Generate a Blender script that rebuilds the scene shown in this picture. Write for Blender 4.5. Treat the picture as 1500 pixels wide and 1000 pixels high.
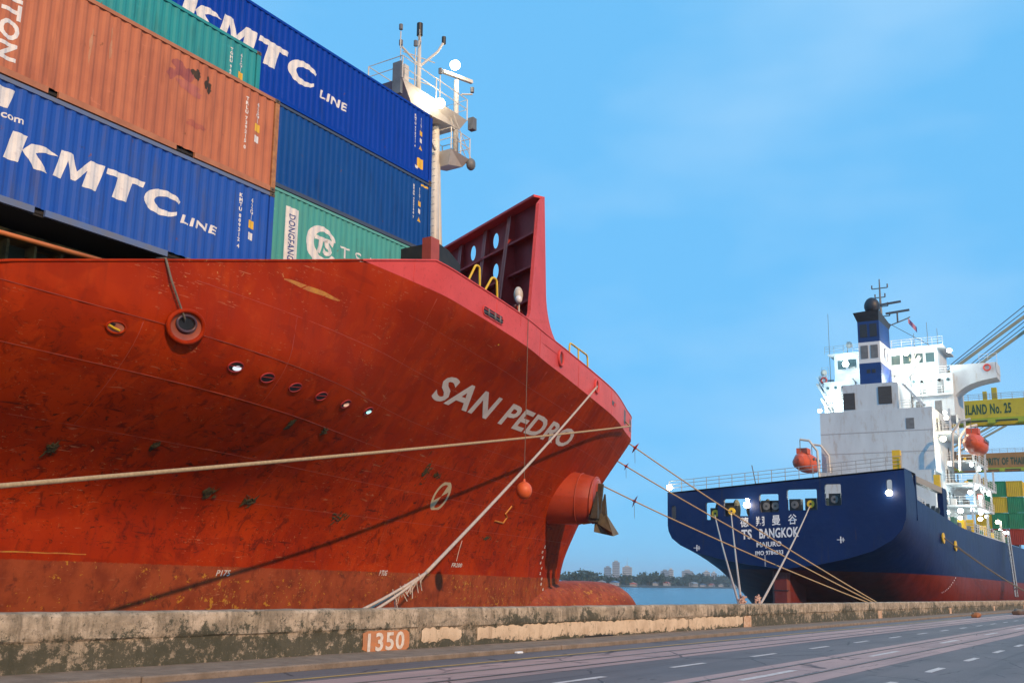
import bpy, bmesh, math, random
import numpy as np
from mathutils import Matrix, Vector

random.seed(7)
R = math.radians
for o in list(bpy.data.objects):
    bpy.data.objects.remove(o, do_unlink=True)
scene = bpy.context.scene
COL = scene.collection

# ------------------------------------------------------------------ axes
# X runs along the quay, Y from the road across the water, Z up; road at 0.
EYE = 1.6
def basis(p, r, th):
    fh = np.array([math.cos(th), math.sin(th), 0.]); rt0 = np.array([math.sin(th), -math.cos(th), 0.]); zz = np.array([0, 0, 1.])
    fw = fh*math.cos(p) + zz*math.sin(p); up0 = -fh*math.sin(p) + zz*math.cos(p)
    rt = rt0*math.cos(r) + up0*math.sin(r); up = -rt0*math.sin(r) + up0*math.cos(r)
    return np.stack([rt, up, fw])
WB = basis(0.22932929, 0.02883816, 0.57479374)
# the red ship lies with a slight list and trim: its own axes in the world
SHIP = Matrix(((0.99990354, -0.00873207, -0.01080114, 0),
               (0.00900537, 0.9996338, 0.02551804, 0),
               (0.01057436, -0.02561285, 0.99961601, EYE),
               (0, 0, 0, 1)))

# ------------------------------------------------------------------ camera
cam = bpy.data.cameras.new('camera'); cam.sensor_width = 36; cam.lens = 1489/1500*36
cam.clip_start = 0.1; cam.clip_end = 20000
co = bpy.data.objects.new('camera', cam); COL.objects.link(co)
m = Matrix.Identity(4)
for i in range(3):
    m[i][0] = WB[0][i]; m[i][1] = WB[1][i]; m[i][2] = -WB[2][i]
m[2][3] = EYE
co.matrix_world = m
scene.camera = co

# ------------------------------------------------------------------ light
SUN_TO = Vector((-0.50, -1.0, 0.57)).normalized()       # towards the light
el = math.asin(SUN_TO.z); rotz = math.atan2(SUN_TO.x, SUN_TO.y)
world = bpy.data.worlds.new('World'); scene.world = world; world.use_nodes = True
nt = world.node_tree; nt.nodes.clear()
def N(t, typ, **kw):
    n = t.nodes.new(typ)
    for k, v in kw.items():
        setattr(n, k, v)
    return n
out = N(nt, 'ShaderNodeOutputWorld'); bg = N(nt, 'ShaderNodeBackground')
sky = N(nt, 'ShaderNodeTexSky', sky_type='NISHITA', sun_disc=False, sun_elevation=el, sun_rotation=rotz,
        altitude=0, air_density=1.0, dust_density=0.2, ozone_density=2.5)
hsv = N(nt, 'ShaderNodeHueSaturation'); hsv.inputs['Saturation'].default_value = 1.1
tint = N(nt, 'ShaderNodeMix', data_type='RGBA', blend_type='MULTIPLY'); tint.inputs[0].default_value = 1
tint.inputs[7].default_value = (0.70, 1.05, 1.25, 1)
tc = N(nt, 'ShaderNodeTexCoord'); mp = N(nt, 'ShaderNodeMapping'); mp.inputs['Scale'].default_value = (1.2, 1.2, 3.0)
cn = N(nt, 'ShaderNodeTexNoise'); cn.inputs['Scale'].default_value = 1.6; cn.inputs['Detail'].default_value = 4; cn.inputs['Roughness'].default_value = .50
cr = N(nt, 'ShaderNodeValToRGB'); cr.color_ramp.elements[0].position = .44; cr.color_ramp.elements[1].position = .72
cr.color_ramp.elements[0].color = (0, 0, 0, 1); cr.color_ramp.elements[1].color = (.60, .60, .60, 1)
base = N(nt, 'ShaderNodeMix', data_type='RGBA'); base.inputs[0].default_value = .88; base.inputs[7].default_value = (1.62, 5.35, 9.4, 1)
cl = N(nt, 'ShaderNodeMix', data_type='RGBA'); cl.inputs[7].default_value = (4.8, 7.3, 9.6, 1)
L = nt.links.new
L(tc.outputs['Generated'], mp.inputs['Vector']); L(mp.outputs['Vector'], cn.inputs['Vector']); L(cn.outputs['Fac'], cr.inputs['Fac'])
L(sky.outputs['Color'], hsv.inputs['Color']); L(hsv.outputs['Color'], tint.inputs[6]); L(tint.outputs[2], base.inputs[6]); L(base.outputs[2], cl.inputs[6])
L(cr.outputs['Color'], cl.inputs[0]); L(cl.outputs[2], bg.inputs['Color'])
bg.inputs['Strength'].default_value = 0.11
L(bg.outputs['Background'], out.inputs['Surface'])

sun = bpy.data.lights.new('sun', 'SUN'); sun.energy = 3.6; sun.angle = R(0.8); sun.color = (1.0, 0.62, 0.30)
so = bpy.data.objects.new('sun', sun); COL.objects.link(so)
so.rotation_euler = (-SUN_TO).to_track_quat('-Z', 'Y').to_euler()
so.location = (0, 0, 60)

scene.view_settings.view_transform = 'Standard'; scene.view_settings.look = 'None'
scene.view_settings.exposure = 0; scene.view_settings.gamma = 1
scene.render.engine = 'CYCLES'
scene.cycles.use_denoising = True
scene.cycles.max_bounces = 6; scene.cycles.diffuse_bounces = 3; scene.cycles.glossy_bounces = 3
scene.cycles.transmission_bounces = 3; scene.cycles.sample_clamp_indirect = 6

# ------------------------------------------------------------------ materials
MATS = {}
def mat(name, col, col2=None, scale=2.0, rough=.5, metal=0., fine=None, fscale=30., bump=.0, bscale=40., stretch=(1, 1, 1), contrast=(.35, .65), spec=.5):
    """paint or stone: two tones mixed by noise, fine grime, fine relief"""
    if name in MATS: return MATS[name]
    m = bpy.data.materials.new(name); m.use_nodes = True; t = m.node_tree; t.nodes.clear()
    o = N(t, 'ShaderNodeOutputMaterial'); b = N(t, 'ShaderNodeBsdfPrincipled'); t.links.new(b.outputs[0], o.inputs[0])
    b.inputs['Roughness'].default_value = rough; b.inputs['Metallic'].default_value = metal
    b.inputs['Specular IOR Level'].default_value = spec
    c = N(t, 'ShaderNodeTexCoord'); mpn = N(t, 'ShaderNodeMapping'); mpn.inputs['Scale'].default_value = stretch
    t.links.new(c.outputs['Object'], mpn.inputs['Vector'])
    col = tuple(col)+(1,)
    src = None
    if col2 is not None:
        n = N(t, 'ShaderNodeTexNoise'); n.inputs['Scale'].default_value = scale; n.inputs['Detail'].default_value = 6; n.inputs['Roughness'].default_value = .62
        t.links.new(mpn.outputs[0], n.inputs['Vector'])
        r = N(t, 'ShaderNodeValToRGB'); r.color_ramp.elements[0].position = contrast[0]; r.color_ramp.elements[1].position = contrast[1]
        r.color_ramp.elements[0].color = col; r.color_ramp.elements[1].color = tuple(col2)+(1,)
        t.links.new(n.outputs['Fac'], r.inputs['Fac']); src = r.outputs['Color']
    if fine is not None:
        n2 = N(t, 'ShaderNodeTexNoise'); n2.inputs['Scale'].default_value = fscale; n2.inputs['Detail'].default_value = 4; n2.inputs['Roughness'].default_value = .7
        t.links.new(mpn.outputs[0], n2.inputs['Vector'])
        r2 = N(t, 'ShaderNodeValToRGB'); r2.color_ramp.elements[0].position = .55; r2.color_ramp.elements[1].position = .78
        r2.color_ramp.elements[0].color = (0, 0, 0, 1); r2.color_ramp.elements[1].color = (.8, .8, .8, 1)
        t.links.new(n2.outputs['Fac'], r2.inputs['Fac'])
        mx = N(t, 'ShaderNodeMix', data_type='RGBA'); mx.inputs[6].default_value = col; mx.inputs[7].default_value = tuple(fine)+(1,)
        if src: t.links.new(src, mx.inputs[6])
        t.links.new(r2.outputs['Color'], mx.inputs[0]); src = mx.outputs[2]
    if src: t.links.new(src, b.inputs['Base Color'])
    else: b.inputs['Base Color'].default_value = col
    if bump:
        n3 = N(t, 'ShaderNodeTexNoise'); n3.inputs['Scale'].default_value = bscale; n3.inputs['Detail'].default_value = 4
        t.links.new(mpn.outputs[0], n3.inputs['Vector'])
        bp = N(t, 'ShaderNodeBump'); bp.inputs['Strength'].default_value = bump; bp.inputs['Distance'].default_value = .02
        t.links.new(n3.outputs['Fac'], bp.inputs['Height']); t.links.new(bp.outputs[0], b.inputs['Normal'])
    MATS[name] = m
    return m
def emit(name, col, strength):
    if name in MATS: return MATS[name]
    m = bpy.data.materials.new(name); m.use_nodes = True; t = m.node_tree; t.nodes.clear()
    o = N(t, 'ShaderNodeOutputMaterial'); b = N(t, 'ShaderNodeEmission'); t.links.new(b.outputs[0], o.inputs[0])
    b.inputs[0].default_value = tuple(col)+(1,); b.inputs[1].default_value = strength
    MATS[name] = m
    return m

class Graph:
    """small helper to write node math"""
    def __init__(s, name):
        s.m = bpy.data.materials.new(name); s.m.use_nodes = True; s.t = s.m.node_tree; s.t.nodes.clear()
        s.o = N(s.t, 'ShaderNodeOutputMaterial'); s.b = N(s.t, 'ShaderNodeBsdfPrincipled'); s.t.links.new(s.b.outputs[0], s.o.inputs[0])
        s.c = N(s.t, 'ShaderNodeTexCoord'); s.xyz = N(s.t, 'ShaderNodeSeparateXYZ'); s.t.links.new(s.c.outputs['Object'], s.xyz.inputs[0])
        MATS[name] = s.m
    def noise(s, scale, detail=5, rough=.6, stretch=(1, 1, 1), off=(0, 0, 0), dist=0):
        mp = N(s.t, 'ShaderNodeMapping'); mp.inputs['Scale'].default_value = stretch; mp.inputs['Location'].default_value = off
        n = N(s.t, 'ShaderNodeTexNoise'); n.inputs['Scale'].default_value = scale; n.inputs['Detail'].default_value = detail
        n.inputs['Roughness'].default_value = rough; n.inputs['Distortion'].default_value = dist
        s.t.links.new(s.c.outputs['Object'], mp.inputs[0]); s.t.links.new(mp.outputs[0], n.inputs['Vector'])
        return n.outputs['Fac']
    def math(s, op, a, b=0., c=None):
        n = N(s.t, 'ShaderNodeMath', operation=op)
        for i, v in enumerate((a, b) if c is None else (a, b, c)):
            if isinstance(v, (int, float)): n.inputs[i].default_value = v
            else: s.t.links.new(v, n.inputs[i])
        return n.outputs[0]
    def step(s, v, lo, hi):
        n = N(s.t, 'ShaderNodeMapRange', interpolation_type='SMOOTHSTEP')
        s.t.links.new(v, n.inputs[0]); n.inputs[1].default_value = lo; n.inputs[2].default_value = hi
        return n.outputs[0]
    def mix(s, f, a, b):
        n = N(s.t, 'ShaderNodeMix', data_type='RGBA')
        if isinstance(f, (int, float)): n.inputs[0].default_value = f
        else: s.t.links.new(f, n.inputs[0])
        for i, v in ((6, a), (7, b)):
            if isinstance(v, tuple): n.inputs[i].default_value = v+(1,)
            else: s.t.links.new(v, n.inputs[i])
        return n.outputs[2]
    def color(s, v): s.t.links.new(v, s.b.inputs['Base Color'])
    def rough(s, v):
        if isinstance(v, (int, float)): s.b.inputs['Roughness'].default_value = v
        else: s.t.links.new(v, s.b.inputs['Roughness'])
    def bump(s, h, strength, dist=.02):
        bp = N(s.t, 'ShaderNodeBump'); bp.inputs['Strength'].default_value = strength; bp.inputs['Distance'].default_value = dist
        s.t.links.new(h, bp.inputs['Height']); s.t.links.new(bp.outputs[0], s.b.inputs['Normal'])

# hull of the red ship: topside red, browner boot-topping, scuffs, chips, rust runs
def hull_mat():
    g = Graph('hull_paint')
    X, Y, Z = g.xyz.outputs
    big = g.noise(.22, 4, .6); mid = g.noise(1.3, 6, .65); fine = g.noise(9, 5, .7)
    c = g.mix(g.step(big, .35, .68), (.50, .046, .004), (.33, .024, .003))
    # each shell plate has taken the paint a little differently
    cb = N(g.t, 'ShaderNodeCombineXYZ'); g.t.links.new(X, cb.inputs[0]); g.t.links.new(g.math('MULTIPLY_ADD', X, .012, Z), cb.inputs[1])
    bt = N(g.t, 'ShaderNodeTexBrick'); g.t.links.new(cb.outputs[0], bt.inputs['Vector'])
    bt.inputs['Scale'].default_value = 1.; bt.inputs['Brick Width'].default_value = 5.6; bt.inputs['Row Height'].default_value = 1.15; bt.inputs['Mortar Size'].default_value = .012
    bt.inputs['Color1'].default_value = (.30,)*3+(1,); bt.inputs['Color2'].default_value = (.70,)*3+(1,); bt.inputs['Mortar'].default_value = (1, 1, 1, 1); bt.inputs['Mortar Smooth'].default_value = .4
    c = g.mix(g.math('MULTIPLY', bt.outputs['Color'], .38), c, (.24, .018, .004))
    c = g.mix(g.math('MULTIPLY', g.step(mid, .5, .8), .4), c, (.56, .080, .010))
    # broad uneven repainted patches
    pat = g.noise(.55, 3, .5, (1, 1, 1.8), (7, 3, 1), .6)
    c = g.mix(g.math('MULTIPLY', g.step(pat, .53, .57), .45), c, (.24, .017, .004))
    # grime that has run down from the seams
    run = g.noise(2.4, 6, .7, (1, 1, .13), (2, 6, 4), .3); c = g.mix(g.math('MULTIPLY', g.step(run, .50, .70), .5), c, (.19, .020, .009))
    # boot-topping below a line that follows the trim
    lim = g.math('MULTIPLY_ADD', X, .0063, Z)
    wob = g.math('MULTIPLY_ADD', fine, .10, lim)
    boot = g.math('SUBTRACT', 1., g.step(wob, .655, .685))
    bc = g.mix(g.step(mid, .35, .7), (.36, .075, .026), (.22, .042, .018))
    sc = g.noise(3.0, 7, .75, (1, 1, 1), (3, 9, 2), .5)
    bc = g.mix(g.math('MULTIPLY', g.step(sc, .52, .66), .75), bc, (.12, .030, .018))
    # paint flaked to the ochre primer
    fl = g.noise(4.6, 5, .66, (.8, 1, 1.2), (11, 0, 4), .1); flz = g.noise(.35, 2, .5, (1, 1, 1), (2, 7, 5))
    bc = g.mix(g.math('MULTIPLY', g.step(g.math('MULTIPLY_ADD', flz, .22, fl), .735, .755), .9), bc, (.52, .24, .03))
    fl2 = g.noise(13, 5, .7, (.5, 1, .35), (1, 0, 8)); bc = g.mix(g.math('MULTIPLY', g.step(g.math('MULTIPLY_ADD', flz, .25, fl2), .76, .79), .8), bc, (.50, .27, .06))
    c = g.mix(boot, c, bc)
    # black scuffs and tyre marks, mostly on the lower topside
    zone = g.math('MULTIPLY', g.step(Z, .2, 1.2), g.math('SUBTRACT', 1., g.step(Z, 3.6, 6.6)))
    sf = g.noise(1.5, 7, .76, (1.3, 1.3, 1.0), (2, 5, 8), 1.2)
    sf2 = g.noise(3.6, 7, .78, (.7, .7, 1.5), (9, 1, 3), 2.2)
    k = g.math('MULTIPLY', g.step(sf, .52, .63), zone)
    c = g.mix(g.math('MULTIPLY', k, .65), c, (.075, .010, .007))
    c = g.mix(g.math('MULTIPLY', g.math('MULTIPLY', g.step(sf2, .575, .63), zone), .9), c, (.022, .013, .009))
    # pale chips and scratches
    ch = g.noise(8, 6, .75, (1, 1, 1.4), (1, 2, 3), 1.2); chz = g.noise(.6, 3, .6, (1, 1, 1), (5, 5, 5))
    c = g.mix(g.math('MULTIPLY', g.step(ch, .635, .665), g.step(chz, .45, .56)), c, (.50, .27, .10))
    sh = g.noise(16, 3, .6, (.25, 1, 1.5), (8, 2, 6), .4); c = g.mix(g.math('MULTIPLY', g.math('MULTIPLY', g.step(sh, .655, .69), g.step(chz, .42, .58)), .8), c, (.42, .16, .08))
    # long scrapes from fenders and tugs, black and pale, lying along the hull
    lg = g.noise(5.5, 5, .65, (.16, .16, 1.7), (4, 8, 2), .5); c = g.mix(g.math('MULTIPLY', g.math('MULTIPLY', g.step(lg, .625, .66), zone), .75), c, (.06, .012, .008))
    lg2 = g.noise(9, 4, .6, (.12, .12, 1.6), (9, 8, 5), .6); c = g.mix(g.math('MULTIPLY', g.math('MULTIPLY', g.step(lg2, .665, .69), g.step(chz, .40, .55)), .7), c, (.46, .20, .10))
    spk = g.noise(30, 3, .7); c = g.mix(g.math('MULTIPLY', g.step(spk, .64, .78), .22), c, (.16, .02, .008))
    g.color(c)
    g.rough(g.math('MULTIPLY_ADD', mid, .25, .40))
    # plating drawn in a little between the frames, and denting
    wv = g.math('SINE', g.math('MULTIPLY', X, 9.0))
    h = g.math('ADD', g.math('MULTIPLY', g.noise(.9, 2, .5, (1, 1, 1), (4, 4, 4)), 1.2), g.math('ADD', g.math('MULTIPLY', wv, .10), g.math('MULTIPLY', fine, .06)))
    g.bump(h, .30, .10)
    g.b.inputs['Specular IOR Level'].default_value = .06
    return g.m
HULL = hull_mat()

def wall_mat():
    g = Graph('quay_wall_concrete')
    X, Y, Z = g.xyz.outputs
    mid = g.noise(2.3, 7, .68); fine = g.noise(24, 6, .75); big = g.noise(.45, 3, .5)
    c = g.mix(g.step(mid, .32, .68), (.58, .46, .34), (.39, .31, .215))
    c = g.mix(g.math('MULTIPLY', g.step(fine, .5, .75), .55), c, (.24, .19, .13))
    # vertical weather runs
    ru = g.noise(5.5, 5, .7, (1, 1, .14), (3, 1, 2)); c = g.mix(g.math('MULTIPLY', g.step(ru, .47, .68), .75), c, (.12, .095, .06))
    blot = g.noise(1.1, 7, .75, (1, 1, 1.6), (5, 8, 1), .1); c = g.mix(g.math('MULTIPLY', g.step(blot, .42, .60), .62), c, (.16, .125, .085))
    # moss and soot in clotted patches, heavier on the lower part
    mo = g.noise(4.2, 10, .82, (1, 1, 1.1), (7, 2, 9), .12)
    low = g.step(g.math('MULTIPLY_ADD', big, .9, g.math('MULTIPLY', Z, -.6)), -.10, .30)
    thr = g.math('MULTIPLY_ADD', low, .16, mo)
    c = g.mix(g.math('MULTIPLY', g.step(thr, .555, .63), .90), c, (.045, .048, .030))
    mo2 = g.noise(13, 7, .8, (1, 1, .8), (1, 4, 2), .1); c = g.mix(g.math('MULTIPLY', g.step(mo2, .53, .64), .75), c, (.07, .065, .042))
    pale = g.noise(14, 4, .7, (1, 1, 1), (2, 2, 7)); c = g.mix(g.math('MULTIPLY', g.step(pale, .64, .72), .5), c, (.70, .57, .40))
    g.color(c); g.rough(.9); g.bump(g.math('ADD', fine, g.math('MULTIPLY', mo, .8)), .7, .02)
    return g.m
WALL = wall_mat()
def plaster_mat():
    g = Graph('patched_plaster')
    mid = g.noise(2.2, 5, .6); fine = g.noise(22, 5, .7); ru = g.noise(6, 5, .7, (1, 1, .2), (1, 8, 2)); mo = g.noise(4.2, 10, .82, (1, 1, 1.1), (7, 2, 9), .12); Z = g.xyz.outputs[2]
    c = g.mix(g.step(mid, .35, .7), (.68, .52, .36), (.54, .40, .27))
    c = g.mix(g.math('MULTIPLY', g.step(ru, .5, .72), .6), c, (.30, .21, .13))
    c = g.mix(g.math('MULTIPLY', g.step(fine, .55, .75), .45), c, (.22, .17, .11))
    low = g.math('SUBTRACT', 1., g.step(Z, .10, .30))
    c = g.mix(g.math('MULTIPLY', g.step(g.math('MULTIPLY_ADD', low, .10, mo), .58, .64), .9), c, (.045, .048, .030))
    g.color(c); g.rough(.9); g.bump(fine, .35, .01)
    return g.m
PLASTER = plaster_mat()
def road_mat(name, a, b, crack, tr=.0):
    g = Graph(name)
    mid = g.noise(.5, 5, .6, (.35, 1, 1)); grain = g.noise(60, 3, .8); lane = g.noise(1.1, 5, .6, (.06, 1.5, 1), (3, 3, 3)); st = g.noise(1.7, 6, .7, (.5, 1, 1), (9, 2, 5))
    c = g.mix(g.step(mid, .3, .7), a, b)
    c = g.mix(g.math('MULTIPLY', g.step(lane, .48, .72), .5), c, crack)
    c = g.mix(g.math('MULTIPLY', g.step(st, .58, .74), .5), c, crack)
    c = g.mix(g.math('MULTIPLY', g.step(grain, .5, .8), .35), c, tuple(min(1, v*1.9) for v in a))
    # tyre marks along the lanes, oil spots, hair cracks
    ty = g.noise(2.6, 4, .6, (.025, 1.6, 1), (1, 7, 2)); c = g.mix(g.math('MULTIPLY', g.step(ty, .60, .70), .45), c, tuple(v*.55 for v in crack))
    oil = g.noise(1.3, 4, .6, (.8, 1.2, 1), (4, 4, 1), .4); c = g.mix(g.math('MULTIPLY', g.step(oil, .66, .72), .6), c, tuple(v*.5 for v in crack))
    vo = N(g.t, 'ShaderNodeTexVoronoi', feature='DISTANCE_TO_EDGE'); vo.inputs['Scale'].default_value = .55; vm = N(g.t, 'ShaderNodeMapping'); vm.inputs['Scale'].default_value = (.7, 1.3, 1)
    dn = N(g.t, 'ShaderNodeMix', data_type='RGBA'); dn.inputs[0].default_value = .12
    nz = N(g.t, 'ShaderNodeTexNoise'); nz.inputs['Scale'].default_value = 3.; g.t.links.new(g.c.outputs['Object'], nz.inputs['Vector']); g.t.links.new(g.c.outputs['Object'], vm.inputs[0]); g.t.links.new(vm.outputs[0], dn.inputs[6]); g.t.links.new(nz.outputs['Color'], dn.inputs[7]); g.t.links.new(dn.outputs[2], vo.inputs['Vector'])
    ck = g.math('MULTIPLY', g.math('SUBTRACT', 1., g.step(vo.outputs['Distance'], .004, .016)), g.step(g.noise(.5, 3, .5, (1, 1, 1), (6, 1, 1)), .48, .56)); c = g.mix(g.math('MULTIPLY', ck, .75), c, (.02, .018, .017))
    g.color(c); g.rough(g.math('MULTIPLY_ADD', st, .25, .55)); g.bump(grain, .4, .006)
    return g.m
ASPHALT = road_mat('asphalt', (.170, .146, .142), (.130, .114, .113), (.072, .066, .068))
CONC = road_mat('road_concrete', (.47, .31, .275), (.37, .25, .225), (.22, .155, .14))
KERB = mat('kerb_concrete', (.27, .20, .145), (.18, .13, .09), 3, .9, fine=(.09, .065, .045), fscale=18, bump=.4, bscale=40)
WHITE_LINE = mat('line_paint', (.72, .66, .62), (.52, .47, .44), 5, .7, fine=(.28, .25, .24), fscale=22)
YELLOW_LINE = mat('yellow_line_paint', (.52, .33, .10), (.36, .24, .09), 2.5, .7, fine=(.13, .10, .06), fscale=14)
DARK = mat('groove_dark', (.02, .017, .016), None, rough=.8)
BULW = mat('bulwark_red', (.70, .090, .085), (.60, .070, .066), .6, .5, spec=.12, fine=(.42, .05, .045), fscale=5, bump=.12, bscale=1.2)
RED2 = mat('deck_red', (.40, .042, .042), (.30, .032, .032), 1.2, .5, spec=.2, fine=(.18, .025, .02), fscale=9)
SEAM = mat('weld_seam_red', (.44, .075, .03), (.28, .04, .02), .8, .5)
SCUFF = mat('dark_scuff', (.03, .02, .014), (.06, .035, .02), 6, .8)
WEED = mat('dried_weed', (.028, .024, .010), (.055, .042, .014), 9, .95, bump=.8, bscale=30)
WPAINT = mat('white_marking', (.72, .68, .62), (.60, .56, .50), 3, .6, fine=(.35, .20, .15), fscale=7)
PINKW = mat('name_white', (.74, .68, .62), (.64, .57, .52), 1.5, .6, fine=(.50, .36, .30), fscale=9)
YPAINT = mat('yellow_paint', (.75, .50, .02), (.68, .42, .02), 3, .45)
YSTAIN = mat('yellow_smear', (.55, .25, .02), (.42, .12, .02), 4, .6)
ORANGE = mat('orange_rail', (.72, .22, .05), (.62, .16, .03), 2, .45)
WSTEEL = mat('white_steel', (.58, .55, .50), (.50, .47, .42), 1.2, .45, fine=(.40, .33, .26), fscale=3.5)
WSTEEL2 = mat('white_house_paint', (.54, .60, .64), (.45, .50, .54), .35, .5, fine=(.36, .29, .22), fscale=1.4, stretch=(1, 1, .3))
BLACK = mat('black_steel', (.012, .012, .013), (.022, .022, .024), 3, .5)
GREYST = mat('grey_steel', (.16, .165, .17), (.11, .11, .115), 2, .5)
DKGREEN = mat('hatch_green_dark', (.028, .036, .018), (.045, .050, .022), 1.5, .8)
OLIVE = mat('hatch_stiffener', (.32, .22, .07), (.03, .026, .012), 2, .8)
ROPE = mat('rope_tan', (.52, .38, .22), (.38, .26, .14), 14, .9, bump=.9, bscale=60)
ROPEW = mat('rope_pale', (.62, .52, .44), (.48, .38, .30), 14, .9, bump=.9, bscale=60)
ROPED = mat('rope_grey', (.20, .17, .13), (.12, .10, .08), 14, .9)
TARP = mat('black_tarpaulin', (.010, .010, .010), (.028, .024, .018), 2.0, .6)
BLUE_NAVY = mat('navy_hull', (.004, .017, .090), (.003, .013, .070), .15, .42, spec=.15, fine=(.02, .035, .085), fscale=2.0)
BOOT2 = mat('red_underwater_paint', (.17, .020, .010), (.11, .014, .008), .3, .55)
# ------------------------------------------------------------------ mesh helpers
class MB:
    def __init__(s): s.v = []; s.f = []
    def add(s, vs, fs):
        b = len(s.v); s.v.extend([tuple(p) for p in vs]); s.f.extend([tuple(i+b for i in f) for f in fs]); return s
    def box(s, x0, x1, y0, y1, z0, z1):
        return s.add([(x0,y0,z0),(x1,y0,z0),(x1,y1,z0),(x0,y1,z0),(x0,y0,z1),(x1,y0,z1),(x1,y1,z1),(x0,y1,z1)],
                     [(3,2,1,0),(4,5,6,7),(0,1,5,4),(1,2,6,5),(2,3,7,6),(3,0,4,7)])
    def cbox(s, x0, x1, y0, y1, z0, z1, c=.01):
        """box with bevelled vertical and horizontal edges (chamfer)"""
        bm = bmesh.new(); q = MB().box(x0,x1,y0,y1,z0,z1)
        vs = [bm.verts.new(p) for p in q.v]
        for f in q.f: bm.faces.new([vs[i] for i in f])
        bmesh.ops.bevel(bm, geom=bm.edges[:], offset=c, segments=1, affect='EDGES')
        bm.verts.index_update()
        s.add([v.co[:] for v in bm.verts], [[v.index for v in f.verts] for f in bm.faces]); bm.free(); return s
    def bar(s, p, q, w, h, up=(0,0,1)):
        p = Vector(p); q = Vector(q); d = (q-p).normalized(); u = Vector(up)
        if abs(d.dot(u)) > .99: u = Vector((1,0,0))
        a = d.cross(u).normalized()*(w/2); b = a.cross(d).normalized()*(h/2)
        vs = [p-a-b, p+a-b, p+a+b, p-a+b, q-a-b, q+a-b, q+a+b, q-a+b]
        return s.add([v[:] for v in vs], [(0,1,2,3),(7,6,5,4),(0,4,5,1),(1,5,6,2),(2,6,7,3),(3,7,4,0)])
    def tube(s, pts, r, k=8, cap=True):
        pts = [Vector(p) for p in pts]; n = len(pts); rr = r if isinstance(r, (list, tuple)) else [r]*n
        prev = None; b = len(s.v)
        for i in range(n):
            d = (pts[min(i+1,n-1)]-pts[max(i-1,0)]).normalized()
            if prev is None:
                u = Vector((0,0,1)) if abs(d.z) < .9 else Vector((1,0,0)); a = d.cross(u).normalized()
            else:
                a = (prev-d*prev.dot(d)).normalized()
            prev = a; c = d.cross(a)
            for j in range(k):
                t = 2*math.pi*j/k; s.v.append((pts[i]+(a*math.cos(t)+c*math.sin(t))*rr[i])[:])
        for i in range(n-1):
            for j in range(k):
                s.f.append((b+i*k+j, b+i*k+(j+1)%k, b+(i+1)*k+(j+1)%k, b+(i+1)*k+j))
        if cap:
            s.f.append(tuple(b+j for j in range(k))[::-1]); s.f.append(tuple(b+(n-1)*k+j for j in range(k)))
        return s
    def cyl(s, p, q, r, r2=None, k=12): return s.tube([p, q], [r, r if r2 is None else r2], k)
    def ell(s, c, rx, ry, rz, nu=14, nv=9, M=None):
        vs = []; fs = []
        for i in range(nv+1):
            ph = -math.pi/2+math.pi*i/nv
            for j in range(nu):
                t = 2*math.pi*j/nu; p = Vector((rx*math.cos(ph)*math.cos(t), ry*math.cos(ph)*math.sin(t), rz*math.sin(ph)))
                if M: p = M @ p
                vs.append((p+Vector(c))[:])
        for i in range(nv):
            for j in range(nu): fs.append((i*nu+j, i*nu+(j+1)%nu, (i+1)*nu+(j+1)%nu, (i+1)*nu+j))
        return s.add(vs, fs)
    def torus(s, c, ax, R0, r, nu=24, nv=8, a=None, ry=None):
        ax = Vector(ax).normalized()
        a = Vector(a).normalized() if a else (ax.cross(Vector((0,0,1))) if abs(ax.z) < .9 else Vector((1,0,0))).normalized(); b = ax.cross(a).normalized()
        R1 = ry or R0; vs = []; fs = []
        for i in range(nu):
            t = 2*math.pi*i/nu; p = a*math.cos(t)*R0+b*math.sin(t)*R1; o = (a*math.cos(t)*R1+b*math.sin(t)*R0).normalized()
            for j in range(nv):
                q = 2*math.pi*j/nv; vs.append((Vector(c)+p+o*(r*math.cos(q))+ax*(r*math.sin(q)))[:])
        for i in range(nu):
            for j in range(nv): fs.append((i*nv+j, ((i+1)%nu)*nv+j, ((i+1)%nu)*nv+(j+1)%nv, i*nv+(j+1)%nv))
        return s.add(vs, fs)
    def prism(s, poly, axis, lo, hi):
        """polygon in two axes, extruded along 'axis' (0,1,2)"""
        def P(a, b, c): return {0:(c,a,b), 1:(a,c,b), 2:(a,b,c)}[axis]
        n = len(poly); vs = [P(a,b,lo) for a,b in poly]+[P(a,b,hi) for a,b in poly]
        return s.add(vs, [tuple(range(n))[::-1], tuple(range(n,2*n))]+[(i,(i+1)%n,n+(i+1)%n,n+i) for i in range(n)])
    def grid(s, rows):
        b = len(s.v); n = len(rows[0])
        for r in rows: s.v.extend([tuple(p) for p in r])
        for i in range(len(rows)-1):
            for j in range(n-1): s.f.append((b+i*n+j, b+i*n+j+1, b+(i+1)*n+j+1, b+(i+1)*n+j))
        return s
    def mesh(s, name):
        me = bpy.data.meshes.new(name); me.from_pydata(s.v, [], s.f)
        bm = bmesh.new(); bm.from_mesh(me); bmesh.ops.recalc_face_normals(bm, faces=bm.faces); bm.to_mesh(me); bm.free()
        return me
    def build(s, name, m, parent=None, smooth=False, label=None, keep=False):
        me = bpy.data.meshes.new(name); me.from_pydata(s.v, [], s.f)
        if not keep:
            bm = bmesh.new(); bm.from_mesh(me); bmesh.ops.recalc_face_normals(bm, faces=bm.faces); bm.to_mesh(me); bm.free()
        if smooth:
            me.shade_smooth()
            if smooth is not True: me.set_sharp_from_angle(angle=R(smooth))
        me.materials.append(m)
        return link(name, me, parent, label)
def link(name, me, parent=None, label=None):
    o = bpy.data.objects.new(name, me); COL.objects.link(o)
    if parent: o.parent = parent
    if label: o['label'] = label
    return o
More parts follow.
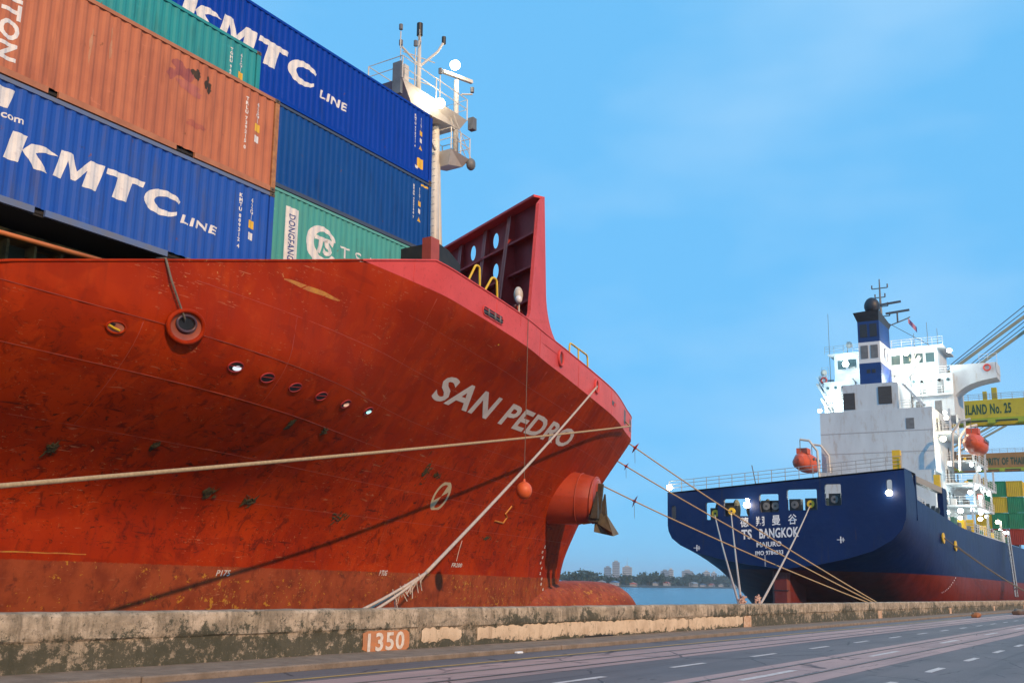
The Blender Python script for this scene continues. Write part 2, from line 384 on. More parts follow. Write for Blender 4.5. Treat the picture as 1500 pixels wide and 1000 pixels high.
def tag(o, label, cat, group=None, kind=None):
    if label: o['label'] = label
    if cat: o['category'] = cat
    if group: o['group'] = group
    if kind: o['kind'] = kind
    return o
def empty(name, label, cat, group=None, loc=None, M=None):
    o = bpy.data.objects.new(name, None); COL.objects.link(o); o.empty_display_size = .5
    if M is not None: o.matrix_world = M
    elif loc is not None: o.location = loc
    return tag(o, label, cat, group)
def struct(o): o['kind'] = 'structure'; return o

_tc = {}
def text2d(txt, size=1., bold=0., spacing=1.):
    """flat text: list of verts (x,y) and faces, left at 0, baseline at 0, cap height = size"""
    key = (txt, bold, spacing)
    if key not in _tc:
        cu = bpy.data.curves.new('lettering', 'FONT'); cu.body = txt; cu.size = 1; cu.offset = bold; cu.space_character = spacing; cu.resolution_u = 3
        ob = bpy.data.objects.new('lettering', cu); COL.objects.link(ob)
        dg = bpy.context.evaluated_depsgraph_get()
        me = bpy.data.meshes.new_from_object(ob.evaluated_get(dg))
        vs = [v.co[:2] for v in me.vertices]; fs = [tuple(p.vertices) for p in me.polygons]
        bpy.data.objects.remove(ob); bpy.data.meshes.remove(me); bpy.data.curves.remove(cu)
        if vs:
            x0 = min(v[0] for v in vs); y1 = max(v[1] for v in vs); y0 = min(v[1] for v in vs)
            vs = [(a-x0, b-y0) for a, b in vs]; h = y1-y0
            vs = [(a/h, b/h) for a, b in vs]
        _tc[key] = (vs, fs)
    vs, fs = _tc[key]
    return [(a*size, b*size) for a, b in vs], fs
def cut(vs, fs, xs=(), ys=()):
    """split a flat mesh along x = const and y = const lines so that it can follow a shaped surface"""
    bm = bmesh.new(); q = [bm.verts.new((a, b, 0)) for a, b in vs]
    for f in fs:
        try: bm.faces.new([q[i] for i in f])
        except ValueError: pass
    bmesh.ops.triangulate(bm, faces=bm.faces[:])
    for ax, vals in ((0, xs), (1, ys)):
        for c in vals:
            p = (c,0,0) if ax == 0 else (0,c,0); no = (1,0,0) if ax == 0 else (0,1,0)
            bmesh.ops.bisect_plane(bm, geom=bm.verts[:]+bm.edges[:]+bm.faces[:], plane_co=p, plane_no=no, dist=1e-5)
    bm.verts.index_update()
    o = [v.co[:2] for v in bm.verts], [[v.index for v in f.verts] for f in bm.faces]
    bm.free(); return o
def placed(vs, fs, fn):
    q = MB(); q.add([fn(a, b) for a, b in vs], fs); return q
def poly2d(polys):
    vs = []; fs = []
    for p in polys:
        fs.append(tuple(range(len(vs), len(vs)+len(p)))); vs.extend(p)
    return vs, fs

# ------------------------------------------------------------------ setting: road, kerb, apron, water, far bank
ZW = -2.55
def sheet(name, rects, z, m, parent=None):
    q = MB()
    for (x0, x1, y0, y1) in rects: q.add([(x0,y0,z),(x1,y0,z),(x1,y1,z),(x0,y1,z)], [(0,1,2,3)])
    return q.build(name, m, parent)
gr = struct(MB().add([(-2500,-2500,-.03),(3500,-2500,-.03),(3500,16.7,-.03),(-2500,16.7,-.03)], [(0,1,2,3)]).build('ground', CONC))
road = struct(sheet('road', [(-60, 700, -40, 12.55)], 0, ASPHALT))
def slab_strip(name, y0, y1, n0, n1, step, z, m, gap=.012):
    for i, x in enumerate(np.arange(n0, n1, step)):
        L_ = step-gap
        o = MB().add([(x,y0,z),(x+L_,y0,z),(x+L_,y1,z),(x,y1,z)], [(0,1,2,3)]).build('slab', m, road)
# concrete strips that carry the crane rails, laid in slabs
slab_strip('slab', 9.58, 10.59, -6, 170, 8., .004, CONC)
slab_strip('slab', 10.70, 11.30, -6, 170, 8., .004, CONC)
slab_strip('slab', 5.52, 6.02, -6, 170, 8., .004, CONC)
slab_strip('slab', 6.14, 6.95, -6, 170, 8., .004, CONC)
slab_strip('slab', 7.07, 7.36, -6, 170, 8., .004, CONC)
for y in (10.645, 9.93, 7.01, 6.08):
    struct(sheet('rail_groove', [(-60, 400, y-.055, y+.055)], .008 if y == 9.93 else .002, DARK, road))
    MB().box(-60, 400, y-.02, y+.02, -.02, .012).build('crane_rail', GREYST, road)
# painted lines
def wobbly(x0, x1, y, w, z):
    q = MB(); n = max(2, int((x1-x0)/.5)); top = []; bot = []
    for i in range(n+1):
        x = x0+(x1-x0)*i/n; top.append((x, y+w/2+random.uniform(-.012,.012), z)); bot.append((x, y-w/2+random.uniform(-.012,.012), z))
    return q.grid([bot, top])
wobbly(-20, 70, 11.6, .13, .006).build('yellow_line', YELLOW_LINE, road)
for k in range(-2, 30): wobbly(19.3-4.55*1+4.55*k, 19.3-4.55*1+4.55*k+1.7, 8.55, .13, .006).build('lane_dash', WHITE_LINE, road)
for k in range(-2, 14): wobbly(17.7+8.95*k, 17.7+8.95*k+3.05, 6.56, .15, .010).build('lane_dash', WHITE_LINE, road)
for k in range(-2, 26): wobbly(22.7+4.5*k, 22.7+4.5*k+1.6, 4.47, .15, .006).build('lane_dash', WHITE_LINE, road)
# kerb: long stones in front of the wall
for i, x in enumerate(np.arange(-8, 150, 6.)):
    d = random.uniform(-.012, .012)
    MB().cbox(x, x+5.985, 12.58+d, 13.45, -.02, .105+random.uniform(-.008,.008), .02).build('kerb_stone', KERB, road)
struct(MB().box(-60, 400, 13.44, 14.3, -.02, .075).build('footway', KERB))
ap = struct(MB().box(-200, 700, 14.5, 16.8, -3.5, .02).build('quay_apron', KERB))
# water: one sheet with long low waves
def water_mat():
    g = Graph('river_water')
    g.b.inputs['Base Color'].default_value = (.012, .06, .12, 1); g.rough(.12)
    w1 = g.noise(.35, 4, .6, (1, 1, 1)); w2 = g.noise(1.6, 3, .6, (1, 1, 1)); w3 = g.noise(.05, 3, .6)
    h = g.math('ADD', g.math('MULTIPLY', w1, .9), g.math('ADD', g.math('MULTIPLY', w2, .35), g.math('MULTIPLY', w3, 2.)))
    g.bump(h, .9, .9)
    return g.m
struct(MB().add([(-2500,16.5,ZW),(5000,16.5,ZW),(5000,4600,ZW),(-2500,4600,ZW)], [(0,1,2,3)]).build('water', water_mat()))
# ------------------------------------------------------------------ lines of the red ship (ship axes: s forward, n inboard, z up)
def pchip(xs, ys):
    xs = list(map(float, xs)); ys = list(map(float, ys)); n = len(xs)
    h = [xs[i+1]-xs[i] for i in range(n-1)]; d = [(ys[i+1]-ys[i])/h[i] for i in range(n-1)]
    mm = [0.]*n; mm[0] = d[0]; mm[-1] = d[-1]
    for i in range(1, n-1):
        if d[i-1]*d[i] > 0:
            w1 = 2*h[i]+h[i-1]; w2 = h[i]+2*h[i-1]; mm[i] = (w1+w2)/(w1/d[i-1]+w2/d[i])
    def f(x):
        if x <= xs[0]: return ys[0]
        if x >= xs[-1]: return ys[-1]
        i = 0
        while x > xs[i+1]: i += 1
        t = (x-xs[i])/h[i]
        return (ys[i]*(1+2*t)*(1-t)**2 + mm[i]*h[i]*t*(1-t)**2 + ys[i+1]*t*t*(3-2*t) + mm[i+1]*h[i]*t*t*(t-1))
    return f
NC = 29.0
STEM = pchip([-8, -1, .26, 1.13, 2.71, 4.4, 6.07, 7.85, 8.6, 10], [50.2, 50.9, 51.3, 51.7, 52.9, 54.4, 56.1, 57.8, 58.4, 59.1])
HLOW = pchip([0, .3, 2, 4, 9, 16, 23, 31, 41, 51, 62, 80], [0, .2, .75, 1.25, 2.35, 3.6, 4.75, 6.05, 7.7, 9.1, 10.2, 11.0])
HTOP = pchip([0, .35, 1, 2.5, 5.7, 11.4, 16.2, 20.7, 23.7, 26.4, 29.15, 31.4, 34.1, 38, 80],
             [0, .80, 1.55, 2.65, 3.9, 5.95, 7.2, 8.25, 8.94, 9.62, 10.15, 10.54, 10.93, 11.05, 11.06])
def clamp(v, a=0., b=1.): return max(a, min(b, v))
def hb(s, z):
    x = STEM(z)-s
    if x <= 0: return 0.
    t = clamp((z-.26)/8.34)
    lo = HLOW(x); hi = HTOP(x)
    if z < .26: lo *= 1+.02*(z-.26)
    w = clamp((s-14)/16); w = w*w*(3-2*w)
    a = clamp((t-.16)/.52); g = (1-w)*a*a*(3-2*a) + w*t**1.55
    return lo+(hi-lo)*g
def zk(s):                                   # knuckle
    t = clamp((s-24)/26); return 8.8-.4*t*t*(3-2*t)
def ztop(s):                                 # top of the side plating / bulwark
    if s < 10.44: return max(5.3, 5.95+.35*(s-10.44))
    return min(5.95+.276*(s-10.44), 9.77)
def hn(s, z): return NC-hb(s, z)             # near side
# ------------------------------------------------------------------ quay wall
WN = 14.10      # face of the wall
wall = empty('quay_wall', 'long low weathered concrete quay wall with dark moss stains beside the road', 'wall', loc=(0,0,0))
def wall_seg(x0, x1, nx):
    nx = max(4, int((x1-x0)/.35)); rows = []
    prof = [(.02, 0), (.10, .0), (.22, .0), (.36, .0), (.50, 0.), (.535, -.035), (.62, -.035), (.74, -.035), (.86, -.035), (.905, -.020), (.922, .02), (.925, .2), (.922, .42), (.88, .45), (.3, .45), (.02, .45)]
    for z, dy in prof:
        r = []
        for i in range(nx+1):
            x = x0+(x1-x0)*i/nx; a = .012 if dy < .1 else .003
            r.append((x+.0, WN+dy+random.uniform(-a, a), z+(random.uniform(-.008, .008) if z > .04 else 0)))
        rows.append(r)
    q = MB().grid(rows)
    n = nx+1; m_ = len(rows)
    q.f.append(tuple(i*n for i in range(m_))); q.f.append(tuple(i*n+nx for i in range(m_))[::-1])
    return q.build('wall_segment', WALL, wall, smooth=40)
JO = [-44.6, -23.7, -2.6, 18.3, 38.9, 59.9, 80.9, 101.9, 122.9, 143.9, 165, 186, 207, 228]
for a, b in zip(JO[:-1], JO[1:]): wall_seg(a+.006, b-.006, 0)
for x in JO[4:11]:     # pale painted marker panels at the joints
    q = MB(); n = 7
    rows = [[(x-.42+.84*i/n+random.uniform(-.03,.03), WN-.016-random.uniform(0,.003), .06+.42*j/4+random.uniform(-.02,.02)) for i in range(n+1)] for j in range(5)]
    q.grid(rows); q.build('marker_panel', mat('faded_marker', (.66,.50,.36), (.48,.24,.12), 6, .85, fine=(.25,.16,.1), fscale=20), wall)
def patch(x0, x1, z0, z1, jit, name='plaster_patch', m=PLASTER, d=.016, step=.16):
    n = max(4, int((x1-x0)/step)); top = []; bot = []
    a = b = 0
    for i in range(n+1):
        x = x0+(x1-x0)*i/n; a = .7*a+random.uniform(-jit, jit); b = .7*b+random.uniform(-jit, jit)
        e_ = min(i, n-i)/n*8; e_ = min(1, e_)
        top.append((x, z1-(1-e_)*.06+a)); bot.append((x, z0+(1-e_)*.09+b))
    rows = []
    for k in range(5):
        t = k/4; edge = d*(.3 if k in (0, 4) else 1)
        rows.append([(bt[0]+random.uniform(-.01,.01), WN-.004-edge-random.uniform(0,.004), bt[1]+(tp[1]-bt[1])*t) for bt, tp in zip(bot, top)])
    q = MB().grid(rows)
    return q.build(name, m, wall, smooth=50)
patch(18.45, 19.95, .18, .47, .05, step=.09); patch(20.6, 33.2, .11, .50, .035, step=.10, d=.010); patch(33.25, 38.4, .10, .49, .03, step=.10, d=.010)
# painted quay number
patch(16.5, 18.02, .03, .50, .02, 'number_panel', mat('orange_paint_panel', (.56,.21,.08), (.44,.19,.09), 6, .85, fine=(.36,.27,.18), fscale=9), .010, .1)
vs, fs = text2d('1350', .37, .025, 1.12)
w_ = max(v[0] for v in vs)
placed(vs, fs, lambda a, b: (16.64+a*1.2/w_, WN-.024, .07+b+.02*a)).build('number_lettering', mat('number_white', (.74,.68,.6), (.6,.5,.42), 9, .8), wall)
MB().box(25.9, 27.6, WN-.03, WN+.01, .07, .12).build('drain_slot', DARK, wall)
# mooring bollards on the apron behind the wall
def bollard(x, y, label):
    e_ = empty('bollard', label, 'bollard', 'quay bollards behind the wall', loc=(x, y, .02))
    MB().tube([(0,0,0),(0,0,.06),(0,0,.07),(0,0,.55),(0,0,.66),(0,0,.74),(0,0,.80)], [.36,.36,.22,.19,.30,.32,.2], 14).build('post', BLACK, e_, smooth=40)
    MB().cbox(-.42,.42,-.42,.42,-.02,.03,.01).build('base', GREYST, e_)
    return e_
bollard(17.6, 15.4, 'black quay bollard behind the wall below the frayed rope end')
bollard(41.6, 15.4, 'black quay bollard holding two pale ropes of the blue ship')
bollard(43.9, 15.4, 'black quay bollard holding the single slanting pale stern rope')
bollard(65.0, 15.4, 'black quay bollard far along the wall holding the long bow ropes')
# small litter by the kerb
MB().cbox(19.75, 19.98, 12.40, 12.50, .003, .05, .015).build('litter', mat('paper_white', (.8,.8,.8)), None); tag(bpy.data.objects['litter'], 'small white scrap of litter lying by the kerb', 'litter')
def cone_pile(x, y, label):
    e_ = empty('fender_block', label, 'block', 'orange blocks lying on the far road', loc=(x, y, 0))
    MB().ell((0,0,.16), .62, .30, .18, 10, 6).build('body', mat('rust_orange', (.42,.15,.04), (.22,.08,.03), 4, .8), e_, smooth=True)
    MB().cbox(-.9,-.5,-.2,.2,0,.2,.04).build('chock', mat('rust_orange', (.42,.15,.04)), e_)
cone_pile(75.2, 11.5, 'rusty orange lump lying on the far road below the gangway')
e_ = empty('wheel_stop', 'dark rusty lump on the road at the right edge of the view', 'block', loc=(92, 10.9, 0))
MB().cbox(-2.2,2.4,-.3,.3,0,.3,.08).build('beam', mat('rust_dark', (.14,.07,.04), (.08,.05,.03), 4, .8), e_); MB().ell((-1,0,.28),.6,.3,.2,10,6).build('coil', ROPED, e_, smooth=True)
# ------------------------------------------------------------------ the red ship
ship = empty('cargo_ship', 'large red container ship moored close by with its flared bow overhead', 'ship', M=SHIP)
SA = -40.0
def hull_rows(side):
    cols = [0, .12, .22, .30, .36]+list(np.linspace(.39, .86, 62))+list(np.linspace(.868, .985, 40))+[.989, .992, .995, .9975, .999, 1.]
    NR = 46; rows = []
    for j in range(NR+1):
        t = j/NR; r = []
        for c in cols:
            zt = 8.5
            for _ in range(12):
                s_t = SA+c*(STEM(zt)-SA); zt = min(zk(s_t), ztop(s_t))
            z = -7+t*(zt+7)
            s = SA+c*(STEM(z)-SA); h = hb(s, z)
            r.append((s, NC-side*h, z))
        rows.append(r)
    return rows
q = MB().grid(hull_rows(1)).grid(hull_rows(-1)); n_side = len(q.v)//2
hull = q.build('hull', HULL, ship, smooth=35)
# bulwark: near-vertical plating above the knuckle, with real thickness
def bw(s, z, off=0.): 
    return NC-(hb(s, min(z, zk(s)))+.06*clamp((z-zk(s))/1.)-off)
S0 = 20.78
ss = list(np.arange(S0, 52., .35))+list(np.arange(52., 58.0, .12))+[58.0, 58.15, 58.28, 58.36]
def tops(s): return ztop(s)
HOLES = []      # openings in the near bulwark: (s0, s1, z0 rel, z1 rel, round)
q = MB()
for sgn in (1, -1):
    outer = []; inner = []
    rows = []
    K = 6
    for k in range(K+1):
        rows.append([(s, NC-sgn*(NC-bw(s, zk(s)+(tops(s)-zk(s))*k/K)), zk(s)+(tops(s)-zk(s))*k/K) for s in ss])
    for k in range(K, -1, -1):
        rows.append([(s-.02*(s > 50), NC-sgn*max(0., (NC-bw(s, zk(s)+(tops(s)-zk(s))*k/K))-.09), zk(s)+(tops(s)-zk(s))*k/K) for s in ss])
    q.grid(rows)
q.build('bulwark', BULW, ship, smooth=40)
# rounded capping along the edge of the side plating and bulwark
for sgn in (1, -1):
    pts = [(s, NC-sgn*(NC-bw(s, min(ztop(s), 9.77))), ztop(s)) for s in list(np.arange(-20, 10, 2.))+list(np.arange(10, 20.7, .6))+ss]
    i0 = sum(1 for q_ in pts if q_[0] < 20.7)
    MB().tube(pts[:i0+1], .035, 6).build('capping', HULL, ship, smooth=True); MB().tube(pts[i0:], .035, 6).build('capping', BULW, ship, smooth=True)
# decks and bulkhead
def deck(z, s0, s1, m, name):
    st = list(np.linspace(s0, s1, 40))
    return MB().grid([[(s, NC-(hb(s, z)-.12), z) for s in st], [(s, NC, z) for s in st], [(s, NC+(hb(s, z)-.12), z) for s in st]]).build(name, m, ship)
deck(8.1, 25.0, 58.0, RED2, 'forecastle_deck'); deck(4.5, SA, 25.2, mat('main_deck_red', (.13,.03,.02), (.08,.02,.015), 1, .7), 'main_deck')
bz = list(np.linspace(4.5, 8.1, 8))
MB().grid([[(25., NC-(hb(25., z)-.1), z) for z in bz], [(25., NC, z) for z in bz], [(25., NC+(hb(25., z)-.1), z) for z in bz]]).build('bulkhead', RED2, ship)
# bulbous bow
q = MB(); rows = []
prof = pchip([44, 49, 53, 56, 57.6, 58.8, 59.6, 60.1, 60.25], [2.3, 2.42, 2.5, 2.45, 2.3, 1.9, 1.3, .6, .02])
for s in list(np.linspace(42, 56, 16))+list(np.linspace(56.3, 60.25, 18)):
    r = prof(s); zc = -2.3+.03*(s-52)*0
    rows.append([(s, NC+.78*r*math.cos(a)*1.0, zc+r*math.sin(a)) for a in np.linspace(0, 2*math.pi, 33)])
MB().grid(rows).build('bulbous_bow', HULL, ship, smooth=True)
# weld seams that follow the strakes and butts
def hp(s, z, off=.0): return Vector((s, hn(s, z)-off, z))
def hnorm(s, z):
    a = hp(s+.05, z)-hp(s-.05, z); b = hp(s, z+.05)-hp(s, z-.05); n = a.cross(b).normalized()
    return n if n.y < 0 else -n
def seam_z(z0, z1, s0, s1, r=.009):
    n = int((s1-s0)/.5); pts = []
    for i in range(n+1):
        s = s0+(s1-s0)*i/n; z = z0+(z1-z0)*i/n; p = hp(s, z)+hnorm(s, z)*(-.004); pts.append(p)
    return MB().tube(pts, r, 5).build('weld_seam', SEAM, ship, smooth=True)
def smax(z): return STEM(z)-1.5
for z0, z1 in ((7.95, 7.35), (6.75, 6.5), (5.62, 5.1), (4.60, 4.15), (3.45, 3.2), (2.35, 2.2)):
    seam_z(z0, z1, 9.2 if z0 < 6 else 9.8+(z0-5.6)*4.6, smax(z1))
def seam_v(s, z0, z1):
    n = 14; pts = [hp(s+.0*z, z)+hnorm(s, z)*(-.004) for z in np.linspace(z0, z1, n)]
    return MB().tube(pts, .008, 5).build('weld_seam', SEAM, ship, smooth=True)
for s, z0, z1 in ((13.8, 3.45, 5.5), (18.6, 4.5, 6.7), (21.5, 2.3, 3.4), (24.5, 5.3, 8.6), (29.5, .6, 2.3), (35.2, 2.3, 8.4), (40.5, 4.1, 6.4), (31.0, 3.3, 5.4), (44.4, 2.2, 3.2)): seam_v(s, z0, z1)
q = MB()
for s in (23.2, 28.9, 33.6, 39.4, 46.2):
    MB().tube([(s, bw(s, z)-.002, z) for z in np.linspace(zk(s), tops(s), 5)], .010, 5).build('weld_seam', BULW, ship, smooth=True)

# openings, rings and marks laid on the plating -------------------------------------------
def frame_at(s, z, surf='hull'):
    if surf == 'hull': p = hp(s, z); n = hnorm(s, z)
    else:
        p = Vector((s, bw(s, z), z)); a = Vector((.2, bw(s+.1, z)-bw(s-.1, z), 0)); n = a.cross(Vector((0,0,1))).normalized()
        if n.y > 0: n = -n
    t = Vector((1, 0, 0)); t = (t-n*t.dot(n)).normalized(); u = n.cross(t)
    if u.z < 0: u = -u
    return p, t, u, n
def ringed(name, s, z, rx, ry, r, m, inner, surf='hull', depth=.25, parts=None, glow=None):
    p, t, u, n = frame_at(s, z, surf)
    o = MB().torus(p+n*.01, n, rx, r, 28, 8, a=t, ry=ry).build(name, m, ship, smooth=True)
    k = 24; ring0 = [p+n*.012+t*(rx*math.cos(2*math.pi*i/k))+u*(ry*math.sin(2*math.pi*i/k)) for i in range(k)]
    q = MB(); q.add([v[:] for v in ring0], [tuple(range(k))]); q.build('opening', inner, o)
    return o, p, t, u, n
# roller fairlead high in the bow, its rope coming down from the rail
fair_in = mat('fairlead_orange', (.42, .10, .045), (.25, .06, .03), 2, .5)
p, t, u, n = frame_at(14.88, 5.63)
fl = MB().torus(p+n*.05, n, .50, .055, 32, 10, a=t, ry=.36).build('fairlead', HULL, ship, smooth=True, label='round fairlead ring high on the side plating')
k = 28; rows = []
for f_, d_ in ((1., .07), (.86, .03), (.7, .02), (.5, .016)):
    rows.append([(p+n*d_+t*(.50*f_*math.cos(2*math.pi*i/k))+u*(.34*f_*math.sin(2*math.pi*i/k)))[:] for i in range(k+1)])
MB().grid(rows).build('flange', fair_in, fl, smooth=True)
c0 = p+n*.018+u*.07
MB().add([(c0+t*(.26*math.cos(2*math.pi*i/k))+u*(.17*math.sin(2*math.pi*i/k)))[:] for i in range(k)], [tuple(range(k))]).build('opening', BLACK, fl)
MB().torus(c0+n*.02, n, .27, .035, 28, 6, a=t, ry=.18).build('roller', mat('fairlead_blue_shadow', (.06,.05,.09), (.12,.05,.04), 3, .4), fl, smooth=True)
# scuttles of the store deck, some of them lit
glow = emit('scuttle_light', (.85, .9, 1.), 1.0); glow2 = emit('scuttle_light_warm', (1., .62, .42), .8); glow3 = emit('scuttle_light_cyan', (.45, 1., .95), 1.5)
for i, (s, z, lit) in enumerate(((16.86, 5.11, glow), (18.13, 5.08, None), (19.42, 5.07, None), (20.8, 5.08, None), (22.33, 5.13, glow2), (23.99, 5.20, glow3))):
    o, p, t, u, n = ringed('scuttle', s, z, .25, .14, .018, RED2, BLACK)
    if lit:
        MB().add([(p+n*.016+t*(.06+.15*math.cos(a))+u*(-.03+.07*math.sin(a)))[:] for a in np.linspace(0, 2*math.pi, 14, endpoint=False)], [tuple(range(14))]).build('lit_pane', lit, o)
    MB().bar(p+n*.018-t*.23+u*.02, p+n*.018+t*.23+u*.02, .012, .02, n).build('guard_bar', RED2, o)
o, p, t, u, n = ringed('scuttle', 13.2, 5.27, .23, .13, .025, HULL, mat('scuttle_pink', (.5,.17,.1), (.35,.1,.06), 5, .5))
MB().tube([p+n*.03-t*.19+u*.02, p+n*.035-t*.05-u*.02, p+n*.035+t*.10-u*.045], .025, 6).build('yellow_pipe', YPAINT, o)
MB().add([(p+n*.02+t*(a)+u*(b))[:] for a, b in ((-.19,.03),(-.06,.0),(-.03,.07),(-.14,.09))], [(0,1,2,3)]).build('dark_gap', BLACK, o)
# openings in the bulwark
def bslot(name, s0, s1, z0, z1, rnd, m=BLACK):
    pts = []
    def add_arc(cs, cz, a0, a1):
        for a in np.linspace(a0, a1, 6): pts.append((cs+rnd*math.cos(a), cz+rnd*math.sin(a)))
    add_arc(s1-rnd, z1-rnd, 0, math.pi/2); add_arc(s0+rnd, z1-rnd, math.pi/2, math.pi); add_arc(s0+rnd, z0+rnd, math.pi, 1.5*math.pi); add_arc(s1-rnd, z0+rnd, 1.5*math.pi, 2*math.pi)
    q = MB(); q.add([(a, bw(a, b)-.012, b) for a, b in pts], [tuple(range(len(pts)))])
    return q.build(name, m, ship), pts
o, pts = bslot('mooring_slot', 27.75, 29.5, 8.92, 9.22, .15)
MB().tube([(a, bw(a, b)-.015, b) for a, b in pts+pts[:1]], .022, 6).build('rim', BULW, o, smooth=True)
for b in (9.02, 9.13): MB().tube([(a, bw(a, b)-.03, b) for a in np.linspace(27.78, 29.47, 6)], .016, 6).build('bar', BULW if b > 9.1 else GREYST, o)
for a in (28.2, 28.75, 29.2): MB().cyl((a, bw(a, 9.07)-.02, 8.94), (a, bw(a, 9.07)-.02, 9.2), .045, None, 8).build('roller', GREYST, o, smooth=True)
CH1 = (36.45, 9.22); CH2 = (42.7, 9.2)
for s, z in (CH1, CH2):
    p, t, u, n = frame_at(s, z, 'bw')
    o = MB().torus(p+n*.03, n, .33, .06, 28, 10, a=t, ry=.31).build('panama_chock', BULW, ship, smooth=True)
    MB().add([(p+n*.02+t*(.31*math.cos(a))+u*(.29*math.sin(a)))[:] for a in np.linspace(0, 2*math.pi, 20, endpoint=False)], [tuple(range(20))]).build('opening', mat('chock_rust', (.20,.05,.03), (.10,.025,.02), 4, .6), o)
    MB().add([(p+n*.024+t*(-.13+.11*math.cos(a))+u*(.02+.2*math.sin(a)))[:] for a in np.linspace(0, 2*math.pi, 14, endpoint=False)], [tuple(range(14))]).build('gap', BLACK, o)
o, pts = bslot('freeing_port', 46.3, 47.1, 8.95, 9.18, .03); MB().box(46.75, 47.05, bw(46.9, 9.05)-.03, bw(46.9, 9.05), 8.97, 9.12).build('flap', BULW, o)
o, pts = bslot('freeing_port', 51.0, 51.9, 8.75, 9.55, .05)
o, pts = bslot('freeing_port', 53.9, 54.6, 8.75, 9.45, .05)
# name and marks painted on the flare
def hull_text(txt, size, s0, s1, zb, m, name, bold=.03, shear=.0, spacing=1., step=.25, off=.012, za=None, arc=0.):
    vs, fs = text2d(txt, 1., bold, spacing); w = max(v[0] for v in vs)
    vs = [(a/w*(s1-s0), b*size) for a, b in vs]
    vs, fs = cut(vs, fs, np.arange(step, s1-s0, step), np.arange(step, size, step))
    def fn(a, b):
        s = s0+a+shear*b; z = zb(s)+b; pp = hp(s, z)+hnorm(s, z)*off; return pp[:]
    return placed(vs, fs, fn).build(name, m, ship)
hull_text('SAN PEDRO', .80, 27.6, 42.7, lambda s: 6.2+.010*(s-27.6), PINKW, 'name_lettering', .028, .35, 1.08)
hull_text('FR200', .17, 35.75, 36.75, lambda s: .70, WPAINT, 'frame_mark', .02, .3)
MB().tube([hp(36.15+.0*z, z)+hnorm(36.15, z)*.006 for z in np.linspace(.95, 1.8, 8)], .014, 5).build('frame_line', WPAINT, ship)
hull_text('P175', .17, 20.8, 21.4, lambda s: .22, WPAINT, 'frame_mark', .02, .3); hull_text('P TUG', .2, 29.9, 30.45, lambda s: .3, WPAINT, 'frame_mark', .03, .3)
# draught figures near the stem
for i in range(12):
    z = -1.15+i*.27; s = 48.0-1.05*(z+1.15)+.17*(z+1.15)**2+ (0.2 if i % 2 else 0)
    hull_text(str((i*2) % 10), .15, s, s+.22, lambda q_, z=z: z, WPAINT, 'draught_figure', .05, .2, 1., .3)
# bow thruster sign: ring with a cross
def disc_on(s, z, r0, r1, m, name, cross=False):
    p, t, u, n = frame_at(s, z); k = 28; q = MB()
    ann = [[(p+n*.012+t*(rr*math.cos(a))+u*(rr*math.sin(a)))[:] for a in np.linspace(0, 2*math.pi, k+1)] for rr in (r0, r1)]
    q.grid(ann)
    if cross:
        for a in (math.pi*.25, math.pi*1.25):
            q.add([(p+n*.013)[:]]+[(p+n*.013+t*(r0*math.cos(a+b))+u*(r0*math.sin(a+b)))[:] for b in (-.42, -.2, 0, .2, .42)], [(0,1,2,3,4,5)])
    return q.build(name, m, ship)
disc_on(32.7, 3.36, .50, .66, mat('thruster_cream', (.62,.50,.30), (.5,.4,.25), 4, .6), 'thruster_mark', True)
MB().tube([hp(s, z)+hnorm(s, z)*.01 for s, z in ((39.95, 3.48), (39.6, 3.12), (39.95, 3.0), (39.75, 2.72), (38.75, 2.76))], .045, 6).build('yellow_mark', YSTAIN, ship)
# smear of yellow paint high on the bow
q = MB(); rows = []
for i in range(13):
    s = 17.9+2.3*i/12; w_ = .012+.055*math.sin(math.pi*i/12)**.7; z = 7.53+.01*math.sin(i)
    rows.append([(hp(s, z-w_)+hnorm(s, z)*.006)[:], (hp(s, z+w_)+hnorm(s, z)*.006)[:]])
MB().grid(rows).build('paint_smear', YSTAIN, ship)
q = MB(); q.grid([[(hp(12.9+i*.3, .68+random.uniform(-.01,.01))+hnorm(12.9+i*.3, .68)*.006)[:] for i in range(11)], [(hp(12.9+i*.3, .71+random.uniform(-.01,.012))+hnorm(12.9+i*.3, .71)*.006)[:] for i in range(11)]]).build('yellow_waterline_scrape', YSTAIN, ship)
# clumps of dried weed and torn rubber stuck on the plating
for s, z, a, b in ((19.5, 2.47, .32, .15), (21.3, 2.36, .26, .14), (30.6, 4.1, .3, .4), (31.5, 4.05, .3, .10), (20.4, 4.32, .11, .14), (13.7, 2.96, .13, .12), (16.4, 3.3, .10, .05), (38.6, 2.0, .6, .05), (22.3, 4.4, .14, .08), (26.3, 2.2, .6, .2)):
    q = MB()
    for i in range(34):
        aa = random.gauss(0, .42)*a; bb = random.gauss(0, .42)*b; L_ = random.uniform(.03, .16); w_ = random.uniform(.008, .035); th = random.gauss(.5, .5); k = 7
        ring_ = []
        for j in range(k):
            q_ = 2*math.pi*j/k; x_ = L_*math.cos(q_)*random.uniform(.6, 1.2); y_ = w_*math.sin(q_)*random.uniform(.6, 1.3)
            sx = s+aa+x_*math.cos(th)-y_*math.sin(th); zz = z+bb+x_*math.sin(th)+y_*math.cos(th); ring_.append(hp(sx, zz)+hnorm(sx, zz)*(.004+.0007*i))
        c_ = sum(ring_, Vector())/k+hnorm(s, z)*random.uniform(.01, .035)
        q.add([v_[:] for v_ in ring_]+[c_[:]], [(j, (j+1) % k, k) for j in range(k)])
    o = q.build('weed_clump', WEED, ship); o['kind'] = 'stuff'
